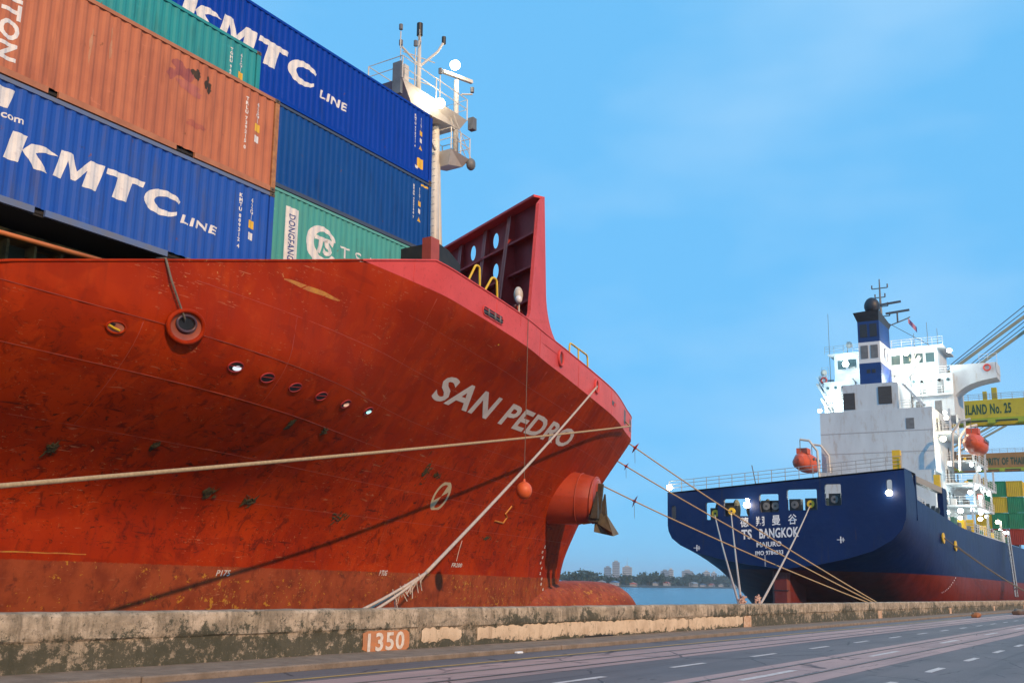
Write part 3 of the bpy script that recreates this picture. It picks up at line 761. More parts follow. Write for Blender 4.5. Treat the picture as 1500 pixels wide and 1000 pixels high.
# anchor pocket bolster on the near bow with the anchor stowed in it
pod = MB(); rows = []
A0 = Vector((45.9, 27.0, 4.5)); A1 = Vector((46.6, 24.05, 4.15)); ax = (A1-A0).normalized(); sd = ax.cross(Vector((0,0,1))).normalized(); up = sd.cross(ax)
rad = [(-.3, 1.5), (0, 1.46), (.25, 1.42), (.5, 1.36), (.75, 1.28), (.93, 1.18), (.985, 1.10), (1., .98), (1., .02)]
for f_, r_ in rad:
    c = A0+(A1-A0)*f_
    rows.append([(c+sd*(r_*math.cos(a))+up*(r_*math.sin(a)))[:] for a in np.linspace(0, 2*math.pi, 33)])
pod.grid(rows); pod_o = pod.build('anchor_bolster', mat('bolster_red', (.44,.062,.025), (.34,.045,.018), .9, .42, fine=(.22,.03,.015), fscale=6), ship, smooth=50)
an = MB(); F0 = A1+ax*.10
anm = mat('anchor_iron', (.03,.028,.024), (.07,.055,.03), 5, .6)
crown = F0-up*.95
q = MB(); q.bar(crown-sd*1.0, crown+sd*1.0, .34, .42, ax); an_o = q.build('anchor', anm, ship, label='black stockless anchor hanging on the bow bolster')
MB().bar(F0-up*1.0, F0+up*.85, .22, .30, ax).build('shank', anm, an_o)
for sg in (-1, 1):
    b0 = crown+sd*(sg*.85); tip = b0+up*1.35+ax*.05
    q = MB(); q.add([(b0-sd*.28-ax*.10)[:], (b0+sd*.28-ax*.10)[:], (b0+sd*.28+ax*.28)[:], (b0-sd*.28+ax*.28)[:], (tip-ax*.03)[:], (tip+ax*.05)[:]], [(0,1,2,3),(0,4,1),(1,4,5,2),(2,5,3),(3,5,4,0)]); q.build('fluke', anm, an_o)
    q = MB(); f0 = crown+sd*(sg*.5)-up*.15
    q.add([f0[:], (f0+ax*1.0-up*.45+sd*sg*.25)[:], (f0+ax*.85-up*.60-sd*sg*.3)[:], (f0-up*.5)[:], (f0+ax*.3+up*.5)[:]], [(0,1,4),(1,2,4),(2,3,4),(3,0,4),(0,3,2,1)]); q.build('palm', mat('anchor_grey', (.16,.13,.08), (.10,.08,.05), 4, .6), an_o)
q = MB(); rows = []
for f_, r_ in ((.80, 1.275), (.975, 1.145)):
    c = A0+(A1-A0)*f_; rows.append([(c+sd*(r_*math.cos(a))+up*(r_*math.sin(a)))[:] for a in np.linspace(math.pi*1.22, math.pi*1.6, 10)])
q.grid(rows).build('yellow_scrape', YSTAIN, pod_o)

# breakwater on the forecastle: swept plate with stiffeners and lightening holes
BD = Vector((.443, .896, 0)); BN = Vector((.896, -.443, 0)); B0 = Vector((34.4, 20.0, 0))
ZB0, ZB1 = 8.2, 15.6
bwk = MB()
def bpt(l, z, d=0., sg=1):
    p = B0+BD*l+BN*d; return (p.x, p.y if sg == 1 else 2*NC-p.y, z)
cells_l = [0.15, 2.3, 4.45, 6.8, 10.05]; cells_z = [8.2, 9.75, 11.35, 12.75, 14.15, 15.6]
holes = {(2, 4), (2, 3), (1, 4), (2, 2), (3, 4), (3, 3), (1, 2)}
def plate(sg, d):
    q = MB()
    for i in range(4):
        for j in range(5):
            l0, l1, z0, z1 = cells_l[i], cells_l[i+1], cells_z[j], cells_z[j+1]
            if i == 0 and j == 0: z0 = 9.25
            if (i, j) in {(1, 4), (1, 3), (2, 4), (2, 2)}:
                cl, cz = (l0+l1)/2+(.5 if i == 1 else .3), (z0+z1)/2; k = 16
                def sq(a):
                    c, s_ = math.cos(a), math.sin(a); mm = max(abs(c), abs(s_)); return (c/mm, s_/mm)
                o_ = []; i_ = []
                for e in range(k+1):
                    a = 2*math.pi*e/k+math.pi/4; sx, sy = sq(a); o_.append(bpt((l0+l1)/2+sx*(l1-l0)/2, (z0+z1)/2+sy*(z1-z0)/2, d, sg)); i_.append(bpt(cl+.25*math.cos(a), cz+.36*math.sin(a), d, sg))
                q.grid([o_, i_])
            else: q.add([bpt(l0, z0, d, sg), bpt(l1, z0, d, sg), bpt(l1, z1, d, sg), bpt(l0, z1, d, sg)], [(0,1,2,3)])
    return q
bo = MB().box(0,0,0,0,0,0)
for sg in (1, -1):
    q = plate(sg, 0.)
    q2 = plate(sg, .02); q.add(q2.v, q2.f)
    o = q.build('breakwater', RED2, ship)
    # upright webs, shelves and top flange
    for l, w0, w1 in ((2.3, 1.25, .55), (4.45, 1.05, .45), (6.8, .9, .4)):
        MB().add([bpt(l-.03, 8.2, 0, sg), bpt(l-.03, 8.2, -w0, sg), bpt(l-.03, 15.5, -w1*.45, sg), bpt(l-.03, 15.5, 0, sg), bpt(l+.03, 8.2, 0, sg), bpt(l+.03, 8.2, -w0, sg), bpt(l+.03, 15.5, -w1*.45, sg), bpt(l+.03, 15.5, 0, sg)], [(0,1,2,3),(7,6,5,4),(0,4,5,1),(1,5,6,2),(2,6,7,3)]).build('web', RED2, o)
        MB().add([bpt(l-.19, 8.2, -w0, sg), bpt(l+.19, 8.2, -w0, sg), bpt(l+.15, 15.5, -w1*.45, sg), bpt(l-.15, 15.5, -w1*.45, sg)], [(0,1,2,3)]).build('web_flange', mat('web_flange_red', (.34,.055,.03), (.28,.045,.028), 2, .45), o)
    for i in range(4):
        for z in cells_z[1:-1]:
            l0, l1 = cells_l[i], cells_l[i+1]
            MB().box(0,0,0,0,0,0)
            d_ = .42
            MB().add([bpt(l0+.03, z, 0, sg), bpt(l1-.03, z, 0, sg), bpt(l1-.03, z, -d_, sg), bpt(l0+.03, z, -d_, sg), bpt(l0+.03, z-.10, -d_, sg), bpt(l1-.03, z-.10, -d_, sg)], [(0,1,2,3),(3,2,5,4)]).build('shelf', RED2, o)
    a = bpt(-.05, 15.6, -.25, sg); b = bpt(10.2, 15.6, -.25, sg)
    MB().bar(Vector(a), Vector(b), .55, .10).build('top_flange', BULW, o)
    # side bracket that grows out of the bulwark with rounded roots
    def brk(y_off):
        P = []
        f0, zt = 34.45, 15.62
        P += [(f0-.85, zt-.55), (f0-.15, zt), (f0, zt)]
        for a_ in np.linspace(0, 1, 9):
            ang = a_*math.pi/2*.82; P.append((f0+1.9*(1-math.cos(ang)), 11.45-1.75*math.sin(ang)))
        P += [(37.2, 9.72), (37.2, 9.3), (31.2, 9.3), (31.2, 9.72), (31.6, 9.75)]
        for a_ in np.linspace(0, 1, 6):
            P.append((31.75+.55*math.sin(a_*math.pi/2), 9.8+.6*(1-math.cos(a_*math.pi/2))))
        return P
    P = brk(0); n_ = len(P)
    def yy(s, z, d):
        y = bw(s, min(z, 9.75))+.05*clamp((z-9.75)/6)+d; return y if sg == 1 else 2*NC-y
    vs = [(s, yy(s, z, -.006), z) for s, z in P]+[(s, yy(s, z, .14), z) for s, z in P]
    MB().add(vs, [tuple(range(n_)), tuple(range(2*n_-1, n_-1, -1))]+[(i, (i+1) % n_, n_+(i+1) % n_, n_+i) for i in range(n_)]).build('side_bracket', BULW, o)
# things on the forecastle: dark locker under tarpaulin, post, bent yellow handrails, lamp, pipe
MB().box(24.75, 25.2, 18.55, 18.9, 9.2, 10.8).build('corner_post', mat('post_red', (.40,.07,.04), (.32,.05,.03), 2, .5), ship)
q = MB(); q.prism([(26.3, 8.1), (27.75, 8.1), (27.75, 10.8), (27.0, 11.15), (26.3, 11.25)], 1, 19.5, 21.0); q.build('tarpaulin_locker', TARP, ship)
def bent(pts, r, m, name, n=5):
    """tube with rounded corners"""
    P = [Vector(p) for p in pts]; o_ = [P[0]]
    for i in range(1, len(P)-1):
        a = (P[i-1]-P[i]); b = (P[i+1]-P[i]); d = min(.22, a.length*.45, b.length*.45); a = P[i]+a.normalized()*d; b = P[i]+b.normalized()*d
        for t in np.linspace(0, 1, n): o_.append(a*(1-t)**2+P[i]*2*t*(1-t)+b*t*t)
    o_.append(P[-1]); return MB().tube(o_, r, 7).build(name, m, ship, smooth=True)
y0 = 19.2
bent([(27.5, y0, 9.75), (28.25, y0, 10.9), (28.5, y0, 10.9), (28.55, y0, 8.3)], .045, YPAINT, 'yellow_handrail')
bent([(28.55, y0+.02, 9.7), (29.35, y0+.02, 10.75), (29.65, y0+.02, 10.72), (29.75, y0+.02, 8.3)], .045, YPAINT, 'yellow_handrail')
bent([(33.0, 20.2, 8.2), (33.05, 20.2, 10.35), (32.5, 20.2, 10.55)], .07, mat('pipe_red', (.62,.09,.04)), 'vent_pipe')
o = MB().ell((32.4, 20.0, 10.95), .20, .18, .32, 12, 8).build('flood_lamp', WSTEEL, ship, smooth=True); MB().cyl((32.5, 20.05, 8.2), (32.45, 20.0, 10.7), .035).build('stand', WSTEEL, o)
MB().ell((32.3, 19.92, 10.72), .15, .14, .16, 10, 7).build('lens', mat('lamp_glass', (.75,.75,.78), rough=.2), o, smooth=True)
bent([(40.6, 22.4, 8.1), (40.7, 22.3, 11.0), (43.6, 22.9, 11.0), (43.65, 22.9, 8.1)], .045, YPAINT, 'yellow_handrail')
bent([(43.65, 22.9, 10.3), (46.8, 23.9, 10.35), (46.85, 23.9, 8.1)], .045, YPAINT, 'yellow_handrail')
MB().cyl((42.1, 22.6, 8.1), (42.1, 22.6, 11.0), .04).build('rail_post', YPAINT, ship)
# orange handrail on the main deck at the aft end of the bulwark
def rail_at(s, z): return (s, 18.02, z)
MB().tube([rail_at(-8, 6.5), rail_at(9.8, 6.5), rail_at(12.6, 6.56)], .05, 8).build('orange_handrail', ORANGE, ship, smooth=True)
for s in (4.2, 6.3, 8.4, 10.3): MB().cyl(rail_at(s, 5.75), rail_at(s, 6.5), .04).build('rail_post', ORANGE, ship, smooth=True)
# hatch coamings that carry the containers
hc = MB().box(-16, 18.3, 19.9, 38, 4.5, 7.12).build('hatch_coaming', DKGREEN, ship)
for s in np.arange(4.0, 18.2, .62): MB().box(s, s+.06, 19.55, 19.9, 4.5, 7.02).build('stiffener', OLIVE, hc)
MB().box(-16, 18.3, 19.3, 19.9, 6.98, 7.1).build('coaming_flange', OLIVE, hc)
for s in (5.5, 17.3): MB().box(s, s+.3, 18.6, 18.95, 6.3, 7.17).build('pedestal', RED2, hc)
hc2 = MB().box(18.75, 30.8, 23.3, 36, 4.5, 9.66).build('hatch_coaming', DKGREEN, ship)

# foremast behind the containers: white posts, two platforms, ladder, lamps
fm = MB(); fm.tube([(35.0, 26.0, 8.1), (34.85, 26.0, 21.1)], [.24, .18], 12); fmo = fm.build('foremast', WSTEEL, ship, smooth=True)
MB().tube([(36.0, 26.2, 8.1), (35.1, 26.1, 21.0)], [.15, .10], 10).build('mast_leg', WSTEEL, fmo, smooth=True)
for z in np.arange(12.5, 21, .34): MB().cyl((34.55, 25.75, z), (34.55, 26.2, z), .018, None, 6).build('rung', WSTEEL, fmo)
def platform(s0, s1, n0, n1, z, dep, taper):
    o = MB().add([(s0,n0,z),(s1,n0,z),(s1,n1,z),(s0,n1,z),(s0+taper,n0+.35,z-dep),(s1-.1,n0+.35,z-dep*.55),(s1-.1,n1-.35,z-dep*.55),(s0+taper,n1-.35,z-dep)], [(0,1,2,3),(7,6,5,4),(0,4,5,1),(1,5,6,2),(2,6,7,3),(3,7,4,0)]).build('platform', WSTEEL, fmo)
    for (a, b) in ((s0, n0), (s1, n0), (s1, n1), (s0, n1), ((s0+s1)/2, n0), ((s0+s1)/2, n1)): MB().cyl((a,b,z), (a,b,z+1.05), .03, None, 6).build('post', WSTEEL, o)
    for h in (.55, 1.05): MB().tube([(s0,n0,z+h),(s1,n0,z+h),(s1,n1,z+h),(s0,n1,z+h),(s0,n0,z+h)], .022, 6).build('handrail', WSTEEL, o)
    return o
pl = platform(31.2, 36.1, 25.1, 27.0, 21.1, .75, 1.2)
MB().bar((31.7, 25.6, 21.0), (33.8, 25.9, 19.2), .12, .12).build('strut', WSTEEL, pl); MB().bar((32.4, 25.5, 20.9), (34.6, 25.8, 19.2), .1, .1).build('strut', WSTEEL, pl)
MB().box(31.15, 31.3, 25.15, 25.6, 20.4, 21.9).build('locker', GREYST, pl); MB().box(31.6, 31.9, 25.3, 25.6, 21.1, 22.0).build('cabinet', WSTEEL, pl)
platform(35.0, 36.5, 25.2, 26.8, 19.3, .6, .3)
MB().tube([(33.5, 26, 21.1), (33.5, 26, 24.6)], [.14, .07], 8).build('signal_mast', WSTEEL, fmo, smooth=True)
MB().cyl((33.5, 26, 24.5), (33.5, 26, 25.1), .14).build('mast_lamp', BLACK, fmo)
MB().tube([(33.5, 26, 22.9), (34.4, 25.6, 24.0), (34.7, 25.5, 24.6)], .06, 7).build('yard', WSTEEL, fmo); MB().cyl((34.7, 25.5, 24.5), (34.7, 25.5, 24.85), .1).build('mast_lamp', BLACK, fmo)
MB().tube([(33.5, 26, 23.0), (32.6, 26.3, 23.6)], .05, 7).build('yard', WSTEEL, fmo)
for z in (22.2, 23.4): MB().tube([(32.7, 26.3, z), (34.3, 25.7, z)], .025, 6).build('spreader', WSTEEL, fmo)
MB().tube([(35.9, 25.6, 19.3), (35.9, 25.6, 23.2)], [.14, .12], 8).build('lamp_post', WSTEEL, fmo, smooth=True)
MB().bar((35.0, 25.75, 23.3), (36.9, 25.4, 23.5), .16, .16).build('lamp_arm', WSTEEL, fmo)
lampw = emit('lamp_warm', (1., .86, .62), 40.)
for c, s_ in (((33.45, 24.75, 20.75), 80), ((35.5, 25.4, 23.75), 70)):
    o = MB().ell(c, .24, .24, .22, 14, 9).build('floodlight', lampw, fmo, smooth=True)
    li = bpy.data.lights.new('floodlight', 'POINT'); li.energy = s_; li.color = (1., .8, .55); li.shadow_soft_size = .25
    lo = bpy.data.objects.new('floodlight_beam', li); COL.objects.link(lo); lo.parent = fmo; lo.location = (c[0]-.1, c[1]-.45, c[2])
MB().box(36.6, 36.9, 25.1, 25.4, 20.9, 21.5).build('loudspeaker', GREYST, fmo); MB().ell((36.6, 25.2, 19.1), .25, .22, .3, 10, 7).build('horn', GREYST, fmo, smooth=True)

# small fittings that crowd the mast head
for a, b, r_ in (((32.2,25.2,21.1),(32.2,25.2,23.0),.03), ((32.9,26.6,21.1),(32.9,26.6,23.8),.025), ((34.2,25.3,21.1),(34.2,25.3,22.6),.03), ((33.1,25.6,23.9),(33.9,26.3,24.1),.025), ((32.5,26.3,23.5),(32.5,26.3,24.3),.03), ((33.5,26,24.2),(33.1,25.7,24.5),.025), ((35.9,25.3,22.4),(36.5,25.1,22.6),.04), ((35.0,25.2,21.2),(36.6,25.2,19.4),.02), ((34.9,25.3,21.0),(36.3,25.3,19.4),.02)):
    MB().cyl(a, b, r_, None, 6).build('fitting', WSTEEL, fmo)
for c in ((32.2,25.2,23.1), (34.2,25.3,22.7), (32.9,26.6,23.9), (32.5,26.3,24.4), (36.5,25.1,22.7)): MB().cyl(c, (c[0], c[1], c[2]+.25), .09, None, 8).build('lantern', GREYST, fmo)
MB().torus(A0+(A1-A0)*.96, ax, 1.15, .06, 36, 6, a=sd).build('rim_bead', SEAM, pod_o, smooth=True)
MB().torus(A0+(A1-A0)*.72, ax, 1.30, .025, 36, 6, a=sd).build('weld_bead', SEAM, pod_o, smooth=True)
# ------------------------------------------------------------------ containers on the red ship
CPER, CDEP = .279, .029
def cprof(x):
    """depth of the corrugated side at x (0 = flush, CDEP = recessed)"""
    t = (x % CPER)/CPER
    if t < .27: return 0.
    if t < .5: return CDEP*(t-.27)/.23
    if t < .77: return CDEP
    return CDEP*(1-(t-.77)/.23)
def breaks(x0, x1):
    o_ = []; k = math.floor(x0/CPER)
    while k*CPER < x1:
        for t in (0, .27, .5, .77):
            x = (k+t)*CPER
            if x0 < x < x1: o_.append(x)
        k += 1
    return o_
def cmat(name, c, c2, grime, gs=.9):
    g = Graph(name)
    big = g.noise(.7, 4, .6); run = g.noise(4.5, 4, .65, (1, 1, .12), (3, 3, 3)); sp = g.noise(3.2, 7, .75, (1, 1, 1), (8, 1, 2), .8); fine = g.noise(26, 4, .7)
    v = g.mix(g.step(big, .35, .68), c, c2)
    v = g.mix(g.math('MULTIPLY', g.step(run, .52, .74), .55), v, grime)
    v = g.mix(g.math('MULTIPLY', g.step(sp, .66, .72), .7), v, tuple(x*.6 for x in grime))
    v = g.mix(g.math('MULTIPLY', g.step(fine, .6, .8), .3), v, grime)
    # scraped ribs and rust spots
    sc_ = g.noise(7, 6, .7, (.35, 1, 1.3), (5, 9, 4), .3); wh = g.noise(.5, 2, .5, (1, 1, 1), (3, 1, 8)); v = g.mix(g.math('MULTIPLY', g.math('MULTIPLY', g.step(sc_, .60, .66), g.step(wh, .45, .6)), .55), v, tuple(min(.7, x*1.35+.025) for x in c))
    rs = g.noise(5.5, 6, .72, (1, 1, .5), (9, 2, 6)); v = g.mix(g.math('MULTIPLY', g.step(rs, .67, .71), .8), v, (.17, .065, .03))
    g.color(v); g.rough(g.math('MULTIPLY_ADD', big, .2, .42)); g.bump(g.math('ADD', fine, g.math('MULTIPLY', g.noise(1.6, 3, .5, (1, 1, 1), (4, 2, 2)), 6.)), .16, .006); g.b.inputs['Specular IOR Level'].default_value = .10
    return g.m
C_BLUE_D = cmat('container_blue_faded', (.018, .090, .42), (.028, .10, .40), (.07, .085, .17))
C_BLUE_B = cmat('container_blue_bright', (.002, .045, .36), (.003, .050, .37), (.004, .034, .22))
C_BLUE_P = cmat('container_blue_plain', (.006, .066, .28), (.009, .074, .28), (.008, .036, .14))
C_BROWN = cmat('container_terracotta', (.50, .175, .095), (.43, .145, .085), (.25, .085, .055))
C_TEAL = cmat('container_teal', (.030, .30, .32), (.04, .27, .29), (.02, .15, .15))
C_TEAL2 = cmat('container_teal_grey', (.075, .36, .33), (.09, .33, .30), (.05, .20, .18))
RUSTP = mat('rusty_post', (.48, .22, .08), (.26, .10, .05), 4, .7, fine=(.62, .34, .16), fscale=9)
CAST = mat('casting_rust', (.15, .10, .06), (.08, .055, .04), 7, .7)
LETTER = mat('container_lettering', (.78, .76, .74), (.66, .64, .63), 2, .6, fine=(.46, .42, .46), fscale=6)
YLAB = mat('label_yellow', (.80, .48, .03), (.70, .40, .03), 5, .6)
NAVYL = mat('label_navy', (.02, .05, .22))
_cm = {}
def container(label, s_end, n, z, Lg, H, m, post=None, rail=None, pockets=False, name='shipping_container'):
    W = 2.44
    e_ = empty(name, label, 'container', 'containers stacked on the red ship', M=SHIP @ Matrix.Translation((s_end, n, z)))
    key = (Lg, H)
    if key not in _cm:
        xs = [-Lg+.16]+breaks(-Lg+.16, -.16)+[-.16]
        zs = [.15, .17, H-.12, H-.10]
        near = MB().grid([[(x, .028+cprof(x), zz) for x in xs] for zz in (.15, H-.10)]).mesh('side_panel')
        far = MB().grid([[(x, W-.028-cprof(x), zz) for x in xs] for zz in (.15, H-.10)]).mesh('side_panel')
        ys = [.10]+breaks(.10, W-.1)+[W-.1]
        end = MB().grid([[(-.04-cprof(y), y, zz) for y in ys] for zz in (.12, H-.12)]).mesh('end_panel')
        end2 = MB().grid([[(-Lg+.04+cprof(y), y, zz) for y in ys] for zz in (.12, H-.12)]).mesh('end_panel')
        roof = MB().grid([[(x, y, H-.02-.4*cprof(x)) for x in xs] for y in (.05, W-.05)]).mesh('roof_panel')
        floor = MB().box(-Lg+.1, -.1, .1, W-.1, .06, .13).mesh('floor')
        posts = [MB().cbox(a, a+.15, b, b+.10, .11, H-.11, .012).mesh('corner_post') for a in (-Lg, -.15) for b in (0, W-.10)]
        rails = [MB().box(-Lg+.16, -.16, b, b+.055, H-.10, H-.01).mesh('top_rail') for b in (.008, W-.063)]
        ends = [MB().box(a, a+.09, .12, W-.12, zz, zz+.12).mesh('end_rail') for a in (-Lg+.008, -.098) for zz in (.008, H-.128)]
        cast = [MB().cbox(a, a+.178, b, b+.162, zz, zz+.115, .012).mesh('corner_casting') for a in (-Lg-.004, -.174) for b in (-.004, W-.158) for zz in (0, H-.115)]
        hole = [MB().ell((a+.085, -.006, zz+.058), .038, .004, .026, 10, 4).mesh('casting_hole') for a in (-Lg, -.178) for zz in (0, H-.115)]
        _cm[key] = (near, far, end, end2, roof, floor, posts, rails, ends, cast, hole)
    near, far, end, end2, roof, floor, posts, rails, ends, cast, hole = _cm[key]
    def L_(nm, me, mm):
        o = link(nm, me.copy(), e_); o.data.materials.append(mm); return o
    L_('side_panel', near, m); L_('side_panel', far, m); L_('end_panel', end, m); L_('end_panel', end2, m); L_('roof_panel', roof, m); L_('floor', floor, DARK)
    for i, p in enumerate(posts): L_('corner_post', p, post if (post and i == 2) else m)
    for r in rails: L_('top_rail', r, rail or m)
    for r in ends: L_('end_rail', r, m)
    co_ = []
    for c in cast: co_.append(L_('corner_casting', c, CAST))
    for h in hole: L_('casting_hole', h, DARK)
    # bottom rail with fork pockets
    brk_ = [(-Lg+.175, -.175)]
    if pockets: brk_ = [(-Lg+.175, -Lg/2-.36), (-Lg/2+.18-.30, -3.17), (-2.63, -.175)]
    for a, b in brk_: MB().box(a, b, .006, .07, .012, .15).build('bottom_rail', rail or m, e_)
    if pockets: MB().box(-Lg+.2, -.2, .12, .16, .01, .15).build('pocket_back', DARK, e_)
    return e_
def cprint(e_, vs, fs, m, name, x0, z0, d=.004):
    """paint lettering on the corrugated side, following its folds; x0,z0 in container axes"""
    vs = [(a+x0, b) for a, b in vs]; xa = min(v[0] for v in vs); xb = max(v[0] for v in vs)
    vs, fs = cut(vs, fs, breaks(xa, xb))
    return placed(vs, fs, lambda a, b: (a, .028+cprof(a)-d, z0+b)).build(name, m, e_)
def vtext(txt, size, bold=.02):
    """lettering that runs downwards, one character under the other, turned on its side"""
    vs, fs = text2d(txt, 1, bold, 1.1); return [(b*size, -a*size) for a, b in vs], fs
def vstack(txt, size, gap=1.25, bold=.02):
    V = []; F = []; y = 0
    for ch in txt:
        if ch == ' ': y -= size*.5; continue
        vs, fs = text2d(ch, size, bold); w = max(v[0] for v in vs); b = len(V)
        V += [(a-w/2, c+y) for a, c in vs]; F += [tuple(i+b for i in f) for f in fs]; y -= size*gap
    return V, F
def kmtc(width, h, shear=.22):
    K1 = [(0,0),(.44,0),(.44,1),(0,1)]; K2 = [(.44,.48),(.60,.78),(.84,.86),(1.16,.84),(1.48,.70),(1.10,.66),(.92,.60),(.84,.54)]; K3 = [(.44,.48),(.84,.54),(1.36,0),(.94,0)]
    M_ = [[(0,0),(0,1),(.38,1),(.28,.70),(.28,0)], [(.38,1),(.66,.44),(.72,.10),(.58,.10),(.28,.70)], [(.66,.44),(.95,1),(.98,.62),(.72,.10)], [(.95,1),(1.45,1),(1.45,0),(.98,0),(.98,.62)]]
    T_ = [[(0,1),(1.35,1),(1.35,.78),(0,.78)], [(.95,.78),(.95,0),(.42,0),(.42,.78)]]
    Cc = []
    A = np.linspace(R(36), R(324), 22)
    for a, b in zip(A[:-1], A[1:]):
        def oo(t): return (.75+.75*math.cos(t), .5+.5*math.sin(t))
        def ii(t): return (.90+.52*math.cos(t), .5+.27*math.sin(t))
        Cc.append([oo(a), oo(b), ii(b), ii(a)])
    polys = []; x = 0
    for gl, w in (([K1, K2, K3], 1.40), (M_, 1.45), (T_, 1.35), (Cc, 1.5)):
        for p in gl: polys.append([(a+x, b) for a, b in p])
        x += w+.12
    x -= .12
    polys = [[((a+shear*b)*width/x, b*h) for a, b in p] for p in polys]
    return poly2d(polys)
def rect(w, h): return poly2d([[(0,0),(w,0),(w,h),(0,h)]])
def tri(w, h): return poly2d([[(0,0),(w,0),(w/2,h)]])
def stuff(o): o['kind'] = 'stuff'; return o
def idcols(e_, H, ident, code, big=False, dz=0.):
    vs, fs = vstack(ident, .10, 1.22, .04); stuff(cprint(e_, vs, fs, LETTER, 'identity_lettering', -1.10, H-.45+dz))
    vs, fs = vstack(code, .13, 1.15, .03); cprint(e_, vs, fs, LETTER, 'type_lettering', -.72, H-.48+dz)
    vs, fs = rect(.19, .21); cprint(e_, vs, fs, YLAB, 'yellow_label', -.81, H-1.16+dz)
    vs, fs = rect(.16, .19); cprint(e_, vs, fs, LETTER, 'white_label', -.80, H-1.46+dz)

H1 = 2.591; N1 = 18.245; S1 = 17.62
lowc = container('faded blue container at the bottom of the near stack, big white letters', S1, N1, 7.185, 12.19, H1, C_BLUE_D, rail=mat('rail_blue_grey', (.10,.16,.33), (.14,.16,.22), 2, .6), pockets=True)
vs, fs = kmtc(4.30, .62); cprint(lowc, vs, fs, LETTER, 'brand_lettering', -7.22, .93)
vs, fs = text2d('LINE', .21, .03, 1.15); w_ = max(v[0] for v in vs); cprint(lowc, [(a*1.05/w_+.2*b, b) for a, b in vs], fs, LETTER, 'brand_small_lettering', -2.86, .93)
vs, fs = text2d('www.ekmtc.com', .16, .02); w_ = max(v[0] for v in vs); cprint(lowc, [(a*1.9/w_, b) for a, b in vs], fs, LETTER, 'web_lettering', -8.78, 1.74)
cprint(lowc, *poly2d([[(0,0),(.5,0),(.62,.42),(.12,.42)]]), LETTER, 'emblem', -7.75, 1.95); cprint(lowc, *poly2d([[(.08,.06),(.36,.06),(.16,.32)]]), C_BLUE_D, 'emblem_wedge', -7.75, 1.95, .007)
idcols(lowc, H1, 'KMTU 809312 4', '42G1')
brown = container('terracotta container above the faded blue one, stained and with a rusty corner post', S1, N1, 9.793, 12.19, H1, C_BROWN, post=RUSTP, rail=mat('rail_brown', (.48,.19,.09), (.36,.13,.06), 2, .6), pockets=True)
vs, fs = vtext('TRITON', .42, .03); cprint(brown, vs, fs, LETTER, 'brand_lettering', -7.62, 2.36+.12)
idcols(brown, H1, 'TRLU 739215 0', '42G1')
# dents and dark burns on the terracotta side
for i, (x, z, a, b, m) in enumerate(((-3.15, 2.08, .34, .34, mat('burn_maroon', (.26,.06,.06), (.34,.09,.07), 5, .7)), (-2.72, 2.12, .16, .15, SCUFF), (-2.38, 2.05, .13, .22, SCUFF), (-2.62, .85, .34, .11, mat('burn_red', (.40,.10,.06), (.34,.09,.06), 5, .7)), (-2.95, 1.7, .5, .2, mat('stain_purple', (.38,.10,.09), (.42,.13,.09), 5, .7)), (-5.6, 1.5, .05, .4, mat('stain_pale', (.48,.25,.15), (.42,.18,.10), 5, .7)), (-5.1, 1.7, .05, .5, mat('stain_pale', (.48,.25,.15))))):
    polys = []
    for k in range(9):
        cx = random.gauss(0, .35)*a; cz = random.gauss(0, .35)*b; r0 = random.uniform(.25, .5)
        polys.append([(cx+a*r0*math.cos(t)*random.uniform(.7, 1.2), cz+b*r0*math.sin(t)*random.uniform(.7, 1.2)) for t in np.linspace(0, 2*math.pi, 11, endpoint=False)])
        cprint(brown, *poly2d([polys[-1]]), m, 'stain', x, z, .0022+.0004*i+.00018*k)
teal = container('teal container on top of the near stack, set back behind the terracotta one', 19.15, 20.72, 12.40, 13.72, 2.84, C_TEAL)
idcols(teal, 2.84, 'TGHU 965012 3', '45G1')
container('teal container hidden in the second row below the other teal one', 17.6, 20.72, 9.79, 12.19, H1, C_TEAL2)
container('dull blue container at the foot of the hidden second row', 17.6, 20.72, 7.185, 12.19, H1, C_BLUE_P)
H2 = 2.983; N2 = 23.19; S2 = 30.89
topc = container('bright blue container at the very top of the forward stack, with huge white letters', S2, N2, 15.70, 13.72, H2, C_BLUE_B)
vs, fs = kmtc(5.95, .92); cprint(topc, vs, fs, LETTER, 'brand_lettering', -12.78, 1.06)
vs, fs = text2d('LINE', .32, .03, 1.15); w_ = max(v[0] for v in vs); cprint(topc, [(a*1.42/w_+.2*b, b) for a, b in vs], fs, LETTER, 'brand_small_lettering', -6.62, 1.0)
idcols(topc, H2, 'KMTU 970211 6', '45G1')
cprint(topc, *tri(.24, .22), YLAB, 'warning_triangle', -.85, 1.22); cprint(topc, *rect(.36, .42), YLAB, 'height_label', -.92, .42); cprint(topc, *rect(.2, .12), LETTER, 'small_label', -1.08, .36, .006)
midc = container('plain blue container without big letters in the middle of the forward stack', S2, N2, 12.70, 12.19, H2, C_BLUE_P, rail=mat('rail_slate', (.045,.07,.13), (.06,.075,.11), 2, .6))
idcols(midc, H2, 'BEAU 452190 7', '45G1'); cprint(midc, *tri(.24, .22), YLAB, 'warning_triangle', -.85, 1.18)
cprint(midc, *rect(.45, .08), YLAB, 'hazard_stripe', -.62, 2.72)
lowt = container('pale teal container at the bottom of the forward stack with a round white emblem', S2, N2, 9.70, 12.19, H2, C_TEAL2, rail=mat('rail_pale_teal', (.10,.40,.36), (.12,.34,.3), 2, .6))
cprint(lowt, *rect(.60, 2.0), LETTER, 'sign_panel', -7.92, .52, .0035)
vs, fs = vtext('DONGFANG', .30, .02); w_ = -min(v[1] for v in vs); cprint(lowt, [(a, b*1.6/w_) for a, b in vs], fs, NAVYL, 'sign_lettering', -7.78, 2.28, .006)
